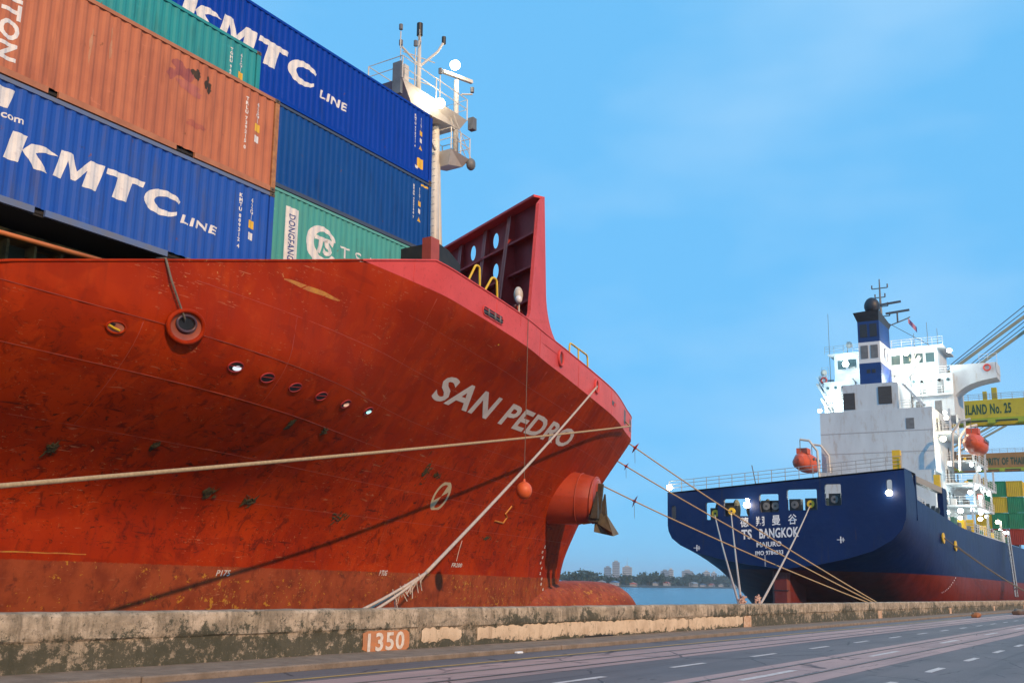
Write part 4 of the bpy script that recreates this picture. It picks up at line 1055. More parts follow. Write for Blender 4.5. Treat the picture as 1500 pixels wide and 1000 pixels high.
# round emblem: ring, globe arcs and letters
ring = []
for a, b in zip(np.linspace(R(25), R(335), 26)[:-1], np.linspace(R(25), R(335), 26)[1:]):
    def wd(t): return .62-.26*(.5+.5*math.cos(t-math.pi*1.15))
    ring.append([(.78*math.cos(a), .70*math.sin(a)), (.78*math.cos(b), .70*math.sin(b)), (wd(b)*math.cos(b), .62/.62*wd(b)*.93*math.sin(b)), (wd(a)*math.cos(a), wd(a)*.93*math.sin(a))])
cprint(lowt, *poly2d(ring), LETTER, 'emblem_ring', -6.15, 1.62)
vs, fs = text2d('TS', .62, .05, .8); w_ = max(v[0] for v in vs); cprint(lowt, [(a*.95/w_+.25*b, b) for a, b in vs], fs, LETTER, 'emblem_letters', -6.62, 1.32, .006)
for tx, x0, w in (('T.S.', -5.22, 1.35), ('LINES', -3.6, 1.95)):
    vs, fs = text2d(tx, .42, .01, 1.1); w_ = max(v[0] for v in vs); cprint(lowt, [(a*w/w_, b) for a, b in vs], fs, LETTER, 'brand_lettering', x0, 1.48)
cprint(lowt, *rect(.06, .7), LETTER, 'identity_lettering', -1.1, 1.9)

# ------------------------------------------------------------------ mooring ropes
def sw(p): return SHIP @ Vector(p)
def sagged(a, b, sag, n=40):
    a = Vector(a); b = Vector(b); return [a.lerp(b, i/n)-Vector((0,0,sag*4*(i/n)*(1-i/n))) for i in range(n+1)]
def rope(pts, r, m, label, k=8, name='mooring_rope', group='mooring ropes'):
    o = MB().tube(pts, r, k).build(name, m, None, smooth=True); return tag(o, label, 'rope', group)
pa = sw((51.25, bw(51.2, 8.9)-.06, 8.85))
pa2 = sw((51.1, bw(51.2, 8.7)-.42, 8.55))
rope([pa, pa.lerp(pa2, .6), pa2]+sagged(pa2, (-1.8, 14.0, .95), .12, 60)[1:], .048, ROPE, 'long thick rope running along the red hull from bow tip to left edge')
pb = sw((CH2[0], bw(*CH2)-.05, CH2[1]))
end_b = Vector((20.05, 15.25, 1.70))
rope(sagged(pb, end_b, .12), .046, ROPEW, 'thick pale rope slanting down across the ship name to the wall')
for k, (x, y) in enumerate(((17.2, 15.15), (17.7, 15.1), (17.95, 15.55))):
    rope(sagged(end_b, (x, y, .72), .05, 12), .035, ROPEW, ('left', 'middle', 'right')[k]+' strand of the frayed rope end just above the wall', 6)
kn = MB()
for i in range(26):
    t = random.random(); c = end_b.lerp(Vector((18.3, 15.2, .95)), t*.7)
    kn.tube([c+Vector((random.gauss(0,.05), random.gauss(0,.05), random.gauss(0,.05))), c+Vector((random.gauss(0,.07), random.gauss(0,.07), -random.uniform(.05,.35)))], .013, 5)
tag(kn.build('rope_fray', ROPEW), 'frayed splice and loose yarns on the pale rope above the wall', 'rope', 'mooring ropes')
heads = [((55.4, 26.4, 8.25), (65.0, 15.3, .78), 'upper head rope from the red bow tip to the far wall'), ((56.9, 28.2, 7.6), (65.2, 15.45, .72), 'middle head rope from under the red bow to the far wall'), ((56.2, 28.75, 5.95), (65.0, 15.5, .66), 'lowest bow rope passing behind the bolster to the far wall')]
guards = []
for a, b, lb in heads:
    P = sagged(sw(a), b, .22); rope(P, .040, ROPE, lb); guards.append(P)
def rat_guard(P, t, r, label):
    i = int(t*(len(P)-1)); c = P[i]; d = (P[i+1]-P[i-1]).normalized()
    o = empty('rat_guard', label, 'rat guard', 'red rat guards on the bow ropes', loc=c)
    m = mat('rat_guard_red', (.50,.05,.03), (.40,.04,.03), 3, .5)
    u = d.cross(Vector((0,0,1))).normalized(); w = u.cross(d)
    vs = [(-d*.06)[:]]+[(d*.04+u*r*math.cos(a)+w*r*math.sin(a))[:] for a in np.linspace(R(105), R(435), 20)]
    MB().add(vs, [(0,i,i+1) for i in range(1, 20)]).build('disc', m, o)
    MB().cyl((-d*.12)[:], (d*.12)[:], .06, None, 8).build('sleeve', m, o)
    MB().tube([(0,0,-r*.5), (.02,0,-r*2.6)], .012, 5).build('cord', ROPED, o)
rat_guard(guards[0], .045, .36, 'red rat guard disc on the upper rope right by the bow tip')
rat_guard(guards[1], .06, .28, 'small red rat guard hanging on the middle bow rope')
rat_guard(guards[2], .13, .40, 'red rat guard hanging on the lowest bow rope below the tip')
# orange ball hanging on a cord from the bow rail
bl_top = sw((31.95, 19.28, 9.80)); bl = Vector((bl_top.x, bl_top.y, (sw((31.8, 19.3, 3.32))).z))
e_ = empty('ball_fender', 'orange ball hanging on a thin cord from the red bow rail', 'fender', loc=bl)
MB().ell((0,0,0), .30, .30, .32, 20, 14).build('ball', mat('ball_orange', (.72,.13,.03), (.62,.10,.03), 3, .5, fine=(.4,.07,.03), fscale=10), e_, smooth=True)
MB().tube([(0,0,.3), (0,0,.42)], [.06,.04], 8).build('lug', mat('ball_orange', (.72,.13,.03)), e_); MB().tube([(0,0,.4), (0,0,(bl_top-bl).z)], .012, 5).build('cord', ROPED, e_)
# short rope hanging from the rail to the fairlead
ra = hp(14.12, 6.95)+Vector((0,-.06,.05)); rb = hp(14.75, 5.78)+hnorm(14.75, 5.78)*.1
rope([sw(p) for p in (ra+Vector((0,.3,.05)), ra, ra.lerp(rb,.35)+Vector((-.06,-.05,-.05)), ra.lerp(rb,.7)+Vector((-.04,-.04,-.04)), rb, rb+Vector((.1,.12,-.05)))], .026, ROPED, 'short grey rope hanging from the red rail into the fairlead ring')
# ------------------------------------------------------------------ the blue ship astern-on beyond the bow
XS = 97.1; CN = 31.7; HB2 = 11.65
ship2 = empty('cargo_ship', 'navy blue container ship seen from astern further along the quay, decks lit up', 'ship', loc=(0,0,0))
def shear_z(n, z): return z+(.075*clamp((z-3)/7)+.0)*(CN-n)
def tz(n, z): return shear_z(n, z)
half = [(11.65, 11.55), (11.65, 8.0), (11.55, 7.3), (11.2, 6.5), (10.3, 5.7), (8.6, 4.85), (6.2, 4.2), (3.4, 3.65), (0, 3.25)]
def sect(st):
    """half section at a distance forward of the transom: half-breadth, height"""
    t = clamp(st/26.); t2 = t*t*(3-2*t)
    o_ = []
    full = [(11.8, 11.55), (11.8, 7.6), (11.8, 5.6), (11.75, 3.6), (11.6, 1.6), (11.2, -.6), (10.2, -2.4), (7.5, -3.8), (0, -4.5)]
    for a, b in zip(half, full): o_.append((a[0]*(1-t2)+b[0]*t2, a[1]*(1-t)+b[1]*t))
    return o_
def deck_z(st):
    return None
stations = [0, 1.5, 3, 5, 8, 11, 14, 18, 22, 26, 32, 45, 70, 110, 170]
TOPF = pchip([0, 4.6, 4.8, 20, 45, 170], [11.55, 11.55, 9.2, 8.75, 8.45, 8.4])
q = MB()
for sg in (1, -1):
    rows = []
    for st in stations[:]:
        sc_ = sect(st); r = []
        zt = 11.55 if st < 4.7 else TOPF(st)
        for i, (h, z) in enumerate(sc_):
            zz = min(z, zt-.01*i) if i < 3 else z
            if i == 0: zz = zt
            n = CN-sg*h; r.append((XS+st, n, tz(n, zz) if st < 10 else zz+ (tz(n, zz)-zz)*clamp((26-st)/16)))
        rows.append(r)
    q.grid(rows)
h2 = q.build('hull', None or BLUE_NAVY, ship2, smooth=40)
# two-tone paint: red below the load line
def hull2_mat():
    g = Graph('navy_hull_two_tone'); X, Y, Z = g.xyz.outputs
    n1_ = g.noise(.15, 4, .6); n2_ = g.noise(.9, 6, .7, (1, 1, .35)); fine = g.noise(3, 5, .7)
    c = g.mix(g.step(n1_, .35, .7), (.004, .020, .105), (.003, .015, .08)); c = g.mix(g.math('MULTIPLY', g.step(n2_, .55, .75), .45), c, (.012, .026, .07))
    r = g.mix(g.step(n2_, .4, .7), (.19, .024, .012), (.12, .015, .009)); g.b.inputs['Specular IOR Level'].default_value = .25
    rn = g.noise(1.6, 5, .7, (1, 1, .07), (3, 4, 2)); c = g.mix(g.math('MULTIPLY', g.step(rn, .58, .72), .5), c, (.035, .030, .035))
    ru = g.noise(3.4, 5, .7, (1, 1, .10), (8, 4, 2)); c = g.mix(g.math('MULTIPLY', g.step(ru, .66, .74), .5), c, (.09, .045, .025)); g.bump(g.noise(.6, 3, .5), .35, .15)
    k = g.math('SUBTRACT', 1., g.step(g.math('MULTIPLY_ADD', fine, .05, Z), 3.20, 3.26)); g.color(g.mix(k, c, r)); g.rough(.42)
    return g.m
HULL2 = hull2_mat(); h2.data.materials[0] = HULL2
# transom plate with its openings
wins = [(42.41, 42.90, 8.0, 9.35, .2), (37.94, 39.22, 7.9, 9.62, .15), (34.68, 37.30, 8.25, 9.95, .15), (31.76, 33.66, 8.6, 10.35, .15), (28.05, 30.92, 8.75, 10.72, .15), (25.79, 27.29, 9.15, 11.15, .15), (21.17, 21.70, 10.0, 11.45, .2)]
def outline():
    o_ = [(CN+h, tz(CN+h, z)) for h, z in half]+[(CN-h, tz(CN-h, z)) for h, z in half[::-1][1:]]
    return o_
bm = bmesh.new(); ov = [bm.verts.new((XS, n, z)) for n, z in outline()]
edges = [bm.edges.new((ov[i], ov[(i+1) % len(ov)])) for i in range(len(ov))]
def wpoly(w, grow=0.):
    n0, n1, z0, z1, r_ = w; n0 -= grow; n1 += grow; z0 -= grow; z1 += grow; o_ = []
    for cx, cz, a0 in ((n1-r_, z1-r_, 0), (n0+r_, z1-r_, 90), (n0+r_, z0+r_, 180), (n1-r_, z0+r_, 270)):
        for a in (0, 30, 60, 90): o_.append((cx+r_*math.cos(R(a0+a)), cz+r_*math.sin(R(a0+a))))
    return o_
for w in wins:
    hv = [bm.verts.new((XS, n, z)) for n, z in wpoly(w)]
    edges += [bm.edges.new((hv[i], hv[(i+1) % len(hv)])) for i in range(len(hv))]
bmesh.ops.triangle_fill(bm, use_beauty=True, edges=edges)
me = bpy.data.meshes.new('transom'); bm.to_mesh(me); bm.free(); me.materials.append(HULL2)
tr = link('transom', me, ship2)
for w in wins:
    P = wpoly(w); n_ = len(P)
    MB().grid([[(XS-.02, a, b) for a, b in P+P[:1]], [(XS+.35, a, b) for a, b in P+P[:1]]]).build('opening_rim', BLUE_NAVY, tr, smooth=50)
# mooring deck behind the openings, roof plate, poop deck
md = mat('mooring_deck_grey', (.20,.21,.20), (.14,.15,.14), 1, .7)
MB().add([(XS+.02, 20.2, 8.3), (XS+.02, 43.2, 7.4), (XS+40, 43.2, 8.2), (XS+40, 20.2, 8.2)], [(0,1,2,3)]).build('mooring_deck', md, ship2)
MB().add([(XS, 20.05, tz(20.05, 11.56)), (XS, 43.35, tz(43.35, 11.56)), (XS+4.6, 43.4, tz(43.35, 11.5)), (XS+4.6, 20.0, tz(20, 11.5)), (XS, 20.05, tz(20.05, 11.4)), (XS, 43.35, tz(43.35, 11.4)), (XS+4.6, 43.4, tz(43.35, 11.35)), (XS+4.6, 20.0, tz(20, 11.35))], [(0,1,2,3),(7,6,5,4),(0,4,5,1),(1,5,6,2),(2,6,7,3)]).build('poop_roof', mat('deck_grey', (.13,.14,.15), (.1,.11,.12), 1, .7), ship2)
MB().box(XS+39, XS+39.6, 24.5, 39, 8.2, 16.5).build('house_base', WSTEEL2, ship2)
for n in (20.1, 43.2):
    MB().box(XS+4.4, XS+4.7, n-.1, n+.1, 8., tz(n, 11.4)).build('pillar', BLUE_NAVY, ship2)
# winches and rollers seen through the openings
def roller(n, z, yellow=True):
    o = MB().box(XS+.42, XS+1.2, n-.55, n+.55, z-.75, z+.55).build('roller_stand', BLACK, ship2)
    MB().cyl((XS+.30, n, z), (XS+.44, n, z), .36, None, 18).build('roller', YPAINT if yellow else GREYST, o, smooth=40); MB().cyl((XS+.27, n, z), (XS+.45, n, z), .11, None, 10).build('pin', BLACK, o)
for n, z, y in ((38.34, 8.55, 1), (36.63, 8.75, 1), (28.77, 9.35, 1), (33.1, 9.2, 0), (30.3, 9.3, 0), (26.5, 9.75, 0), (32.2, 9.2, 0)): roller(n, z, bool(y))
for n in (38.5, 35.2, 29.2, 26.2):
    o = MB().cyl((XS+4, n-1, 9.2), (XS+4, n+1, 9.2), .7, None, 18).build('winch_drum', GREYST, ship2, smooth=40); MB().cyl((XS+4, n-1.1, 9.2), (XS+4, n-1, 9.2), 1., None, 18).build('winch_flange', DKGREEN, o, smooth=40)
# lettering on the transom
def ttext(txt, size, nL, nR, zb, m, name, bold=.02):
    vs, fs = text2d(txt, 1, bold, 1.05); w = max(v[0] for v in vs)
    return placed(vs, fs, lambda a, b: (XS-.03, nL-(nL-nR)*a/w, zb+b*size+.052*(a/w)*(nL-nR))).build(name, m, ship2)
TW = mat('transom_white', (.72,.74,.78))
ttext('TS', .95, 35.55, 34.5, 5.98, TW, 'name_lettering', .03); ttext('BANGKOK', .95, 33.75, 29.9, 6.07, TW, 'name_lettering', .03)
for i, ch in enumerate('德翔曼谷'): ttext(ch, .95, 35.65-i*1.59, 34.8-i*1.59, 7.16+i*.085, TW, 'name_character', .015)
ttext('MAJURO', .62, 34.05, 31.6, 5.12, TW, 'port_lettering', .03)
ttext('IMO 9784233', .42, 34.2, 31.45, 4.48, TW, 'number_lettering', .03)
for n, z in ((40.2, 5.15), (26.0, 6.0)):
    q = MB(); q.box(XS-.03, XS-.01, n-.35, n+.35, z-.03, z+.03); q.box(XS-.032, XS-.012, n-.05, n+.05, z-.3, z+.3); q.box(XS-.03, XS-.01, n-.25, n-.18, z-.2, z+.2); q.build('tug_mark', TW, ship2)
for i in range(9): MB().box(XS-.03, XS-.01, 33.2, 33.3, 3.5+i*.12, 3.55+i*.12).build('draught_figure', TW, ship2)
# rudder and its post, running down into the water
o = MB().cbox(XS+1.0, XS+6.5, 31.3, 33.0, -6, 3.6, .25).build('rudder', BOOT2, ship2)
MB().box(XS+.94, XS+1.0, 31.3, 33.0, 1.25, 1.31).build('rudder_joint', BLACK, o)
# railings
def railing(pts, h, step, parent, m, r=.025, rows=(.38, .7, 1.)):
    pts = [Vector(p) for p in pts]; o = None
    for k in rows:
        t = MB().tube([p+Vector((0,0,h*k)) for p in pts], r, 5).build('railing' if o is None else 'rail', m, parent if o is None else o)
        o = o or t
    for a, b in zip(pts[:-1], pts[1:]):
        n = max(1, int((b-a).length/step))
        for i in range(n+1):
            p = a.lerp(b, i/n); MB().cyl(p, p+Vector((0,0,h)), r*1.2, None, 5).build('post', m, o)
    return o
RW = mat('rail_grey', (.30,.31,.32)); RWW = mat('rail_white', (.62,.64,.65))
railing([(XS+.15, 43.2, tz(43.2, 11.56)), (XS+.15, 20.3, tz(20.3, 11.56))], 1.15, 1.3, ship2, RW, .03)
railing([(XS+5, 20.2, 9.3), (XS+9, 20.1, 9.1)], 1.1, 1.3, ship2, RWW)
MB().box(XS+.3, XS+.9, 20.4, 21.1, tz(20.7, 11.56), tz(20.7, 13.3)).build('yellow_vent', YPAINT, ship2)
MB().cyl((XS+.2, 29.5+4, 8.3), (XS+.2, 29.5+4.9, 13.2), .05, None, 6).build('flag_staff', GREYST, ship2)
# accommodation block: casing, upper casing, funnel, bridge and wings
hs = MB().box(137, 150, 24.45, 38.75, 16.4, 24.6)
house = hs.build('deckhouse', WSTEEL2, ship2)
for z in (19.0, 21.7): MB().box(136.965, 137.0, 24.45, 38.75, z-.05, z+.05).build('deck_seam', mat('seam_grey', (.40,.40,.41)), house)
MB().box(136.95, 137.0, 26.7, 27.7, 21.9, 23.3).build('vent_louvre', GREYST, house)
MB().box(137.2, 148, 28.5, 35.6, 24.6, 28.2).build('upper_casing', WSTEEL2, house)
for n0, n1_, z0, z1 in ((34.05, 35.55, 24.9, 27.1), (29.3, 31.0, 25.4, 27.7)):
    o = MB().box(137.1, 137.2, n0, n1_, z0, z1).build('vent_louvre', mat('louvre_brown', (.06,.05,.045)), house)
    for k in range(7): MB().box(137.05, 137.1, n0, n1_, z0+.1+k*(z1-z0)/7, z0+.16+k*(z1-z0)/7).build('slat', mat('louvre_brown', (.06,.05,.045)), o)
FB = mat('funnel_blue', (.004,.030,.16), (.004,.025,.13), .5, .45); FT = mat('funnel_black', (.02,.02,.025), None)
fu = MB().box(139, 145, 30.85, 33.7, 28.2, 31.4).build('funnel', FB, ship2)
MB().box(139, 145, 30.85, 33.7, 31.4, 34.3).build('funnel_band', mat('funnel_white', (.66,.67,.68)), fu)
MB().box(139, 145, 30.85, 33.7, 34.3, 37.2).build('funnel_upper', FB, fu)
MB().add([(138.4,30.7,38.6),(145.6,30.7,37.9),(145.6,33.9,37.9),(138.4,34.1,38.4),(139,30.85,37.2),(145,30.85,37.2),(145,33.7,37.2),(139,33.7,37.2)], [(0,1,2,3),(7,6,5,4),(0,4,5,1),(1,5,6,2),(2,6,7,3),(3,7,4,0)]).build('funnel_cowl', FT, fu)
for z in (32.05, 35.0):
    for n0 in (31.15, 32.45): MB().box(138.93, 139, n0, n0+.95, z, z+1.8).build('louvre', GREYST if z < 34 else FT, fu)
for n0 in (31.6, 32.3): MB().box(138.93, 139, n0, n0+.45, 30.0, 30.5).build('louvre', FT, fu)
# emblem on the funnel side
q = MB(); q.torus((142, 30.83, 32.85), (0,1,0), .95, .14, 28, 6); q.build('funnel_emblem', mat('emblem_grey', (.12,.15,.22)), fu)
MB().box(141.6, 142.4, 30.80, 30.83, 32.4, 33.3).build('emblem_bar', mat('emblem_grey', (.12,.15,.22)), fu)
br = MB().box(146, 153, 24.9, 38.9, 30.4, 34.3).build('bridge', WSTEEL2, ship2)
MB().box(145, 153, 23.0, 40.3, 24.6, 30.4).build('bridge_base', WSTEEL2, br)
for n in np.arange(25.3, 38.4, 1.5): MB().box(145.93, 146, n, n+1.1, 32.3, 33.6).build('window', mat('window_glass', (.06,.10,.11), rough=.1), br)
MB().box(145.2, 153.5, 24.0, 39.6, 34.3, 34.5).build('bridge_roof', WSTEEL2, br)
# aft face of the bridge house: doors, scuttles, deck edges, pipes
for z in (27.4,): MB().box(144.6, 145, 23.0, 28.2, z, z+.2).build('deck_edge', RWW, br); MB().box(144.6, 145, 36.0, 40.3, z, z+.2).build('deck_edge', RWW, br)
for n, z in ((24.2, 27.7), (26.4, 27.7), (37.0, 27.7), (39.0, 24.8), (24.6, 24.8), (27.0, 24.8)): MB().box(144.93, 145, n, n+.85, z, z+1.9).build('door', GREYST, br)
for n in np.arange(23.6, 28.2, 1.1): MB().cyl((144.93, n, 29.5), (145.02, n, 29.5), .22, None, 12).build('scuttle', mat('window_glass', (.06,.10,.11), rough=.1), br)
for n in np.arange(36.4, 40.2, 1.1): MB().cyl((144.93, n, 29.5), (145.02, n, 29.5), .22, None, 12).build('scuttle', mat('window_glass', (.06,.10,.11), rough=.1), br)
for n in (28.3, 35.8, 30.2): MB().tube([(144.9, n, 24.6), (144.9, n, 30.2), (144.7, n+.3, 30.6)], .09, 7).build('pipe', GREYST, br)
railing([(144.65, 23.1, 27.6), (144.65, 28.2, 27.6)], 1.05, 1.1, br, RWW); railing([(144.65, 36.0, 27.6), (144.65, 40.3, 27.6)], 1.05, 1.1, br, RWW); railing([(145.3, 23.0, 30.4), (145.3, 24.8, 30.4)], 1.05, .8, br, RWW)
# bridge wings carried on curved brackets
for sg in (1, -1):
    n_in, n_out = (23.4, 17.7) if sg == 1 else (40., 45.7)
    if sg == -1: n_out = 41.2
    P = [(n_in, 30.2), (n_out, 30.2)]+[(n_out, 29.5)]+[(n_in+(n_out-n_in)*(1-math.sin(a)), 26.2+3.2*math.cos(a)*1.) for a in np.linspace(0.25, math.pi/2, 8)]
    P += [(n_in, 26.0)]
    w = MB().prism(P, 0, 146, 149.5).build('bridge_wing', WSTEEL2, br, smooth=30)
    a, b = min(n_in, n_out), max(n_in, n_out)
    MB().box(146, 146.12, a, b, 30.2, 31.6).build('wing_bulwark', WSTEEL2, w); MB().box(149.4, 149.5, a, b, 30.2, 31.6).build('wing_bulwark', WSTEEL2, w)
    nn = n_out; MB().box(146, 149.5, nn-.05, nn+.05, 30.2, 31.6).build('wing_bulwark', WSTEEL2, w)
    MB().torus((145.93, nn+(1.1 if sg == 1 else -.7), 30.9), (1,0,0), .40, .11, 22, 7).build('lifebuoy', mat('lifebuoy_red', (.55,.06,.04)), w, smooth=True)
    railing([(147.5, nn, 31.6), (147.5, nn+(2.2 if sg == 1 else -1.), 31.6)], 1.5, .8, w, RWW)
# stairs up to the bridge deck
for (x, n0, z0, n1_, z1) in ((144.6, 30.2, 27.5, 27.0, 33.0), (137.8, 28.0, 28.0, 25.6, 25.0), (144.8, 39.6, 27.2, 41.2, 30.2), (144.5, 38.9, 24.6, 40.6, 28.)):
    s_ = MB().bar((x, n0, z0), (x, n1_, z1), .1, .3).build('stair', WSTEEL2, house); MB().bar((x+.9, n0, z0), (x+.9, n1_, z1), .1, .3).build('stringer', WSTEEL2, s_)
    for k in range(13):
        t = k/12; MB().box(x, x+.9, n0+(n1_-n0)*t-.14, n0+(n1_-n0)*t+.14, z0+(z1-z0)*t-.02, z0+(z1-z0)*t+.02).build('tread', GREYST, s_)
    MB().tube([(x, n0, z0+1), (x, n1_, z1+1)], .04, 5).build('handrail', RWW, s_)
railing([(145.2, 40, 34.5), (145.2, 36, 34.5)], 1.1, 1.1, br, RW); railing([(145.2, 36, 34.5), (145.2, 24, 34.5)], 1.1, 1.3, br, RWW)
railing([(137.1, 38.7, 24.6), (137.1, 35.7, 24.6)], 1.1, 1., house, RWW); railing([(137.1, 28.4, 24.6), (137.1, 24.5, 24.6)], 1.1, 1., house, RWW)
# radar mast with aerials, radome and flag
ms = MB().tube([(150, 32.9, 34.5), (150, 32.9, 46.2)], [.35, .08], 8).build('radar_mast', GREYST, ship2, smooth=True)
DKM = mat('mast_dark', (.05,.055,.07))
for z, w in ((44.8, 1.1), (43.4, .7), (42.0, 1.0), (40.5, 1.2)):
    MB().bar((150, 32.9-w, z), (150, 32.9+w, z), .12, .12).build('yard', DKM, ms)
    for d in (-w, w): MB().cyl((150, 32.9+d, z), (150, 32.9+d, z+.55), .10, None, 7).build('mast_light', DKM, ms)
MB().bar((149.8, 30.0, 42.4), (149.8, 33.0, 42.2), .2, .3).build('radar_scanner', DKM, ms); MB().bar((149.8, 28.9, 41.0), (149.8, 32.2, 40.8), .2, .3).build('radar_scanner', DKM, ms)
MB().cyl((149.8, 30.6, 39.4), (149.8, 30.6, 40.9), .12).build('scanner_post', DKM, ms)
MB().ell((141.5, 32.2, 39.9), 1.05, 1.05, 1.25, 14, 9).build('radome', mat('radome_black', (.015,.018,.03)), fu, smooth=True); MB().cyl((141.5,32.2,37.9), (141.5,32.2,39), .3).build('radome_post', DKM, fu)
MB().tube([(150, 31.8, 39.0), (150, 29.3, 39.8), (150, 28.9, 40.0)], .09, 6).build('gaff', GREYST, ms)
fl2 = [[(150+.12*math.sin(i*1.3), 29.2-i*.16, 39.9-j*.4-i*.22) for i in range(8)] for j in range(3)]
MB().grid(fl2).build('flag', mat('flag_cloth', (.10,.11,.30), (.45,.10,.14), 1.2), ms)
for n, z0, z1 in ((26.2, 34.5, 38.2), (24.9, 34.5, 37.2), (39.8, 30.5, 41.0), (28.0, 34.5, 36.8), (37.2, 34.5, 36.6)): MB().cyl((147, n, z0), (147, n, z1), .05, .03, 5).build('aerial', GREYST, ms)
for n, z in ((40.6, 31.8), (36.8, 35.6)): MB().ell((146.5, n, z+.3), .45, .45, .5, 10, 7).build('satellite_dome', WSTEEL, ms, smooth=True)
MB().tube([(150, 32.8, 40), (150, 26., 35.2)], .04, 5).build('stay', DKM, ms)
# lit open decks along the near side of the house, stepping down towards the hull
for (x0, x1, n0, n1_, z0, z1) in ((141, 156, 20.6, 24.5, 12.2, 12.45), (143, 158, 20.4, 24.5, 15.2, 15.45), (145, 156, 21., 24.5, 18.3, 18.55), (136, 160, 20.2, 24.5, 8.5, 8.7), (138, 150, 22.4, 24.5, 21.4, 21.6)):
    o = MB().box(x0, x1, n0, n1_, z0, z1).build('side_deck', WSTEEL2, house)
    railing([(x0, n1_, z1), (x0, n0, z1), (x1, n0, z1)], 1.05, 1.5, o, RWW)
    for x in (x0+.3, (x0+x1)/2, x1-.3): MB().box(x-.12, x+.12, n0+.1, n0+.35, z1, z1+2.8).build('stanchion', WSTEEL2, o)
    for k in range(4): MB().box(x0+1.5+k*2.6, x0+2.4+k*2.6, n1_-.05, n1_, z1+.1, z1+2.0).build('door', GREYST if k % 2 else RWW, o)
MB().box(141, 158, 24.45, 39, 8.2, 16.4).build('lower_house', WSTEEL2, house)
# deck gear along the near rail
fr = MB().box(XS+17.5, XS+19.5, 19.95, 20.5, 8.6, 12.2).build('mooring_frame', BLUE_NAVY, ship2); MB().box(XS+5, XS+17.5, 20.0, 20.5, 11.6, 12.2).build('frame_beam', mat('beam_buff', (.30,.27,.22)), fr)
MB().box(XS+17.7, XS+18.3, 20.2, 20.8, 12.2, 13.6).build('yellow_vent', YPAINT, fr)
for x in (XS+7.5, XS+10, XS+12.8, XS+15.2): MB().bar((x, 20.3, 8.9), (x+1.2, 20.3, 9.9), .35, .4).build('fairlead_roller', BLACK, fr)
for i in range(16): 
    x = 120+i*3.2; MB().cbox(x, x+random.uniform(.5,1.5), 20.4, 21.2, 8.6, 8.6+random.uniform(.7,1.7), .05).build('deck_gear', random.choice([GREYST, BLACK, RWW, YPAINT, mat('gear_green', (.05,.16,.10))]), ship2)
for i, (x, n, z) in enumerate(((112.5, 19.85, 6.9), (119.2, 19.85, 6.4))): MB().cyl((x, n, z), (x, n-.12, z), .55, None, 16).build('side_roller', YPAINT, ship2, smooth=40)
for i in range(10): MB().box(118-i*.9+.2*i*i*.02, 118.25-i*.9, 19.83, 19.86, 3.0-i*.28+.012*i*i, 3.1-i*.28+.012*i*i).build('draught_figure', TW, ship2)
# gangway let down to the quay
gw = empty('gangway', 'grey truss gangway ladder leaning from the blue ship down to the wall', 'gangway', loc=(0,0,0))
GA = Vector((157.6, 19.3, 9.0)); GB = Vector((152.0, 18.2, 1.2))
for d in (-.5, .5):
    for h in (0, 1.1): MB().tube([GA+Vector((d*2.2,0,h)), GB+Vector((d*2.2,0,h))], .09, 6).build('side_rail', mat('gangway_alu', (.30,.34,.38)), gw)
    for k in range(9):
        t = k/9; a = GA.lerp(GB, t)+Vector((d*2.2,0,0)); b = GA.lerp(GB, t+1/9)+Vector((d*2.2,0,1.1)); MB().tube([a, b], .05, 5).build('lattice', mat('gangway_alu', (.30,.34,.38)), gw)
for k in range(20):
    c = GA.lerp(GB, k/19); MB().box(c.x-1.1, c.x+1.1, c.y-.12, c.y+.12, c.z-.03, c.z+.03).build('tread', GREYST, gw)
# lifeboats in their davits
def lifeboat(c, label, flip=1):
    e_ = empty('lifeboat', label, 'lifeboat', 'orange lifeboats of the blue ship', loc=c)
    ORG = mat('lifeboat_orange', (.62,.10,.03), (.55,.08,.03), .8, .4)
    rows = []
    for x, w, zb, zt in ((-3.4, .05, .0, .2), (-3.2, .7, -.6, .7), (-2.4, 1.15, -1.1, 1.1), (0, 1.35, -1.3, 1.3), (2.2, 1.2, -1.2, 1.2), (3.2, .75, -.6, .9), (3.45, .05, .0, .3)):
        rows.append([(x, w*math.cos(a)*(1 if math.sin(a) < .3 else .85), (zb if math.sin(a) < 0 else zt)*abs(math.sin(a))**.8) for a in np.linspace(0, 2*math.pi, 19)])
    MB().grid(rows).build('hull', ORG, e_, smooth=40)
    MB().box(-2.0, -.4, -.7, .7, 1.05, 1.75).build('cockpit', ORG, e_)
    MB().tube([(-3.4,0,.1)]+[(x, 1.38*math.sin(math.pi*(x+3.5)/7.)**.4*flip*-1, .05) for x in np.linspace(-3, 3, 9)], .07, 6).build('gunwale', mat('gunwale_dark', (.30,.05,.03)), e_)
    for x in (-2.6, 2.6):
        d = MB().tube([(x, flip*2.4, -3.0), (x, flip*2.2, 1.2), (x, flip*1.2, 2.6), (x, 0, 2.8)], .16, 7).build('davit', WSTEEL, e_); MB().cyl((x,0,1.1), (x,0,2.8), .05).build('fall', ROPED, d)
    for k in range(3): MB().box(-1+k*1.2, -.5+k*1.2, -1.3, -1.2, .25, .55).build('window', mat('window_glass', (.06,.10,.11)), e_)
    return e_
lifeboat((137.5, 19.7, 19.6), 'orange lifeboat in davits on the right side of the blue ship')
lifeboat((134.0, 39.9, 17.6), 'orange lifeboat above the stern rail left of the white deckhouse', -1)
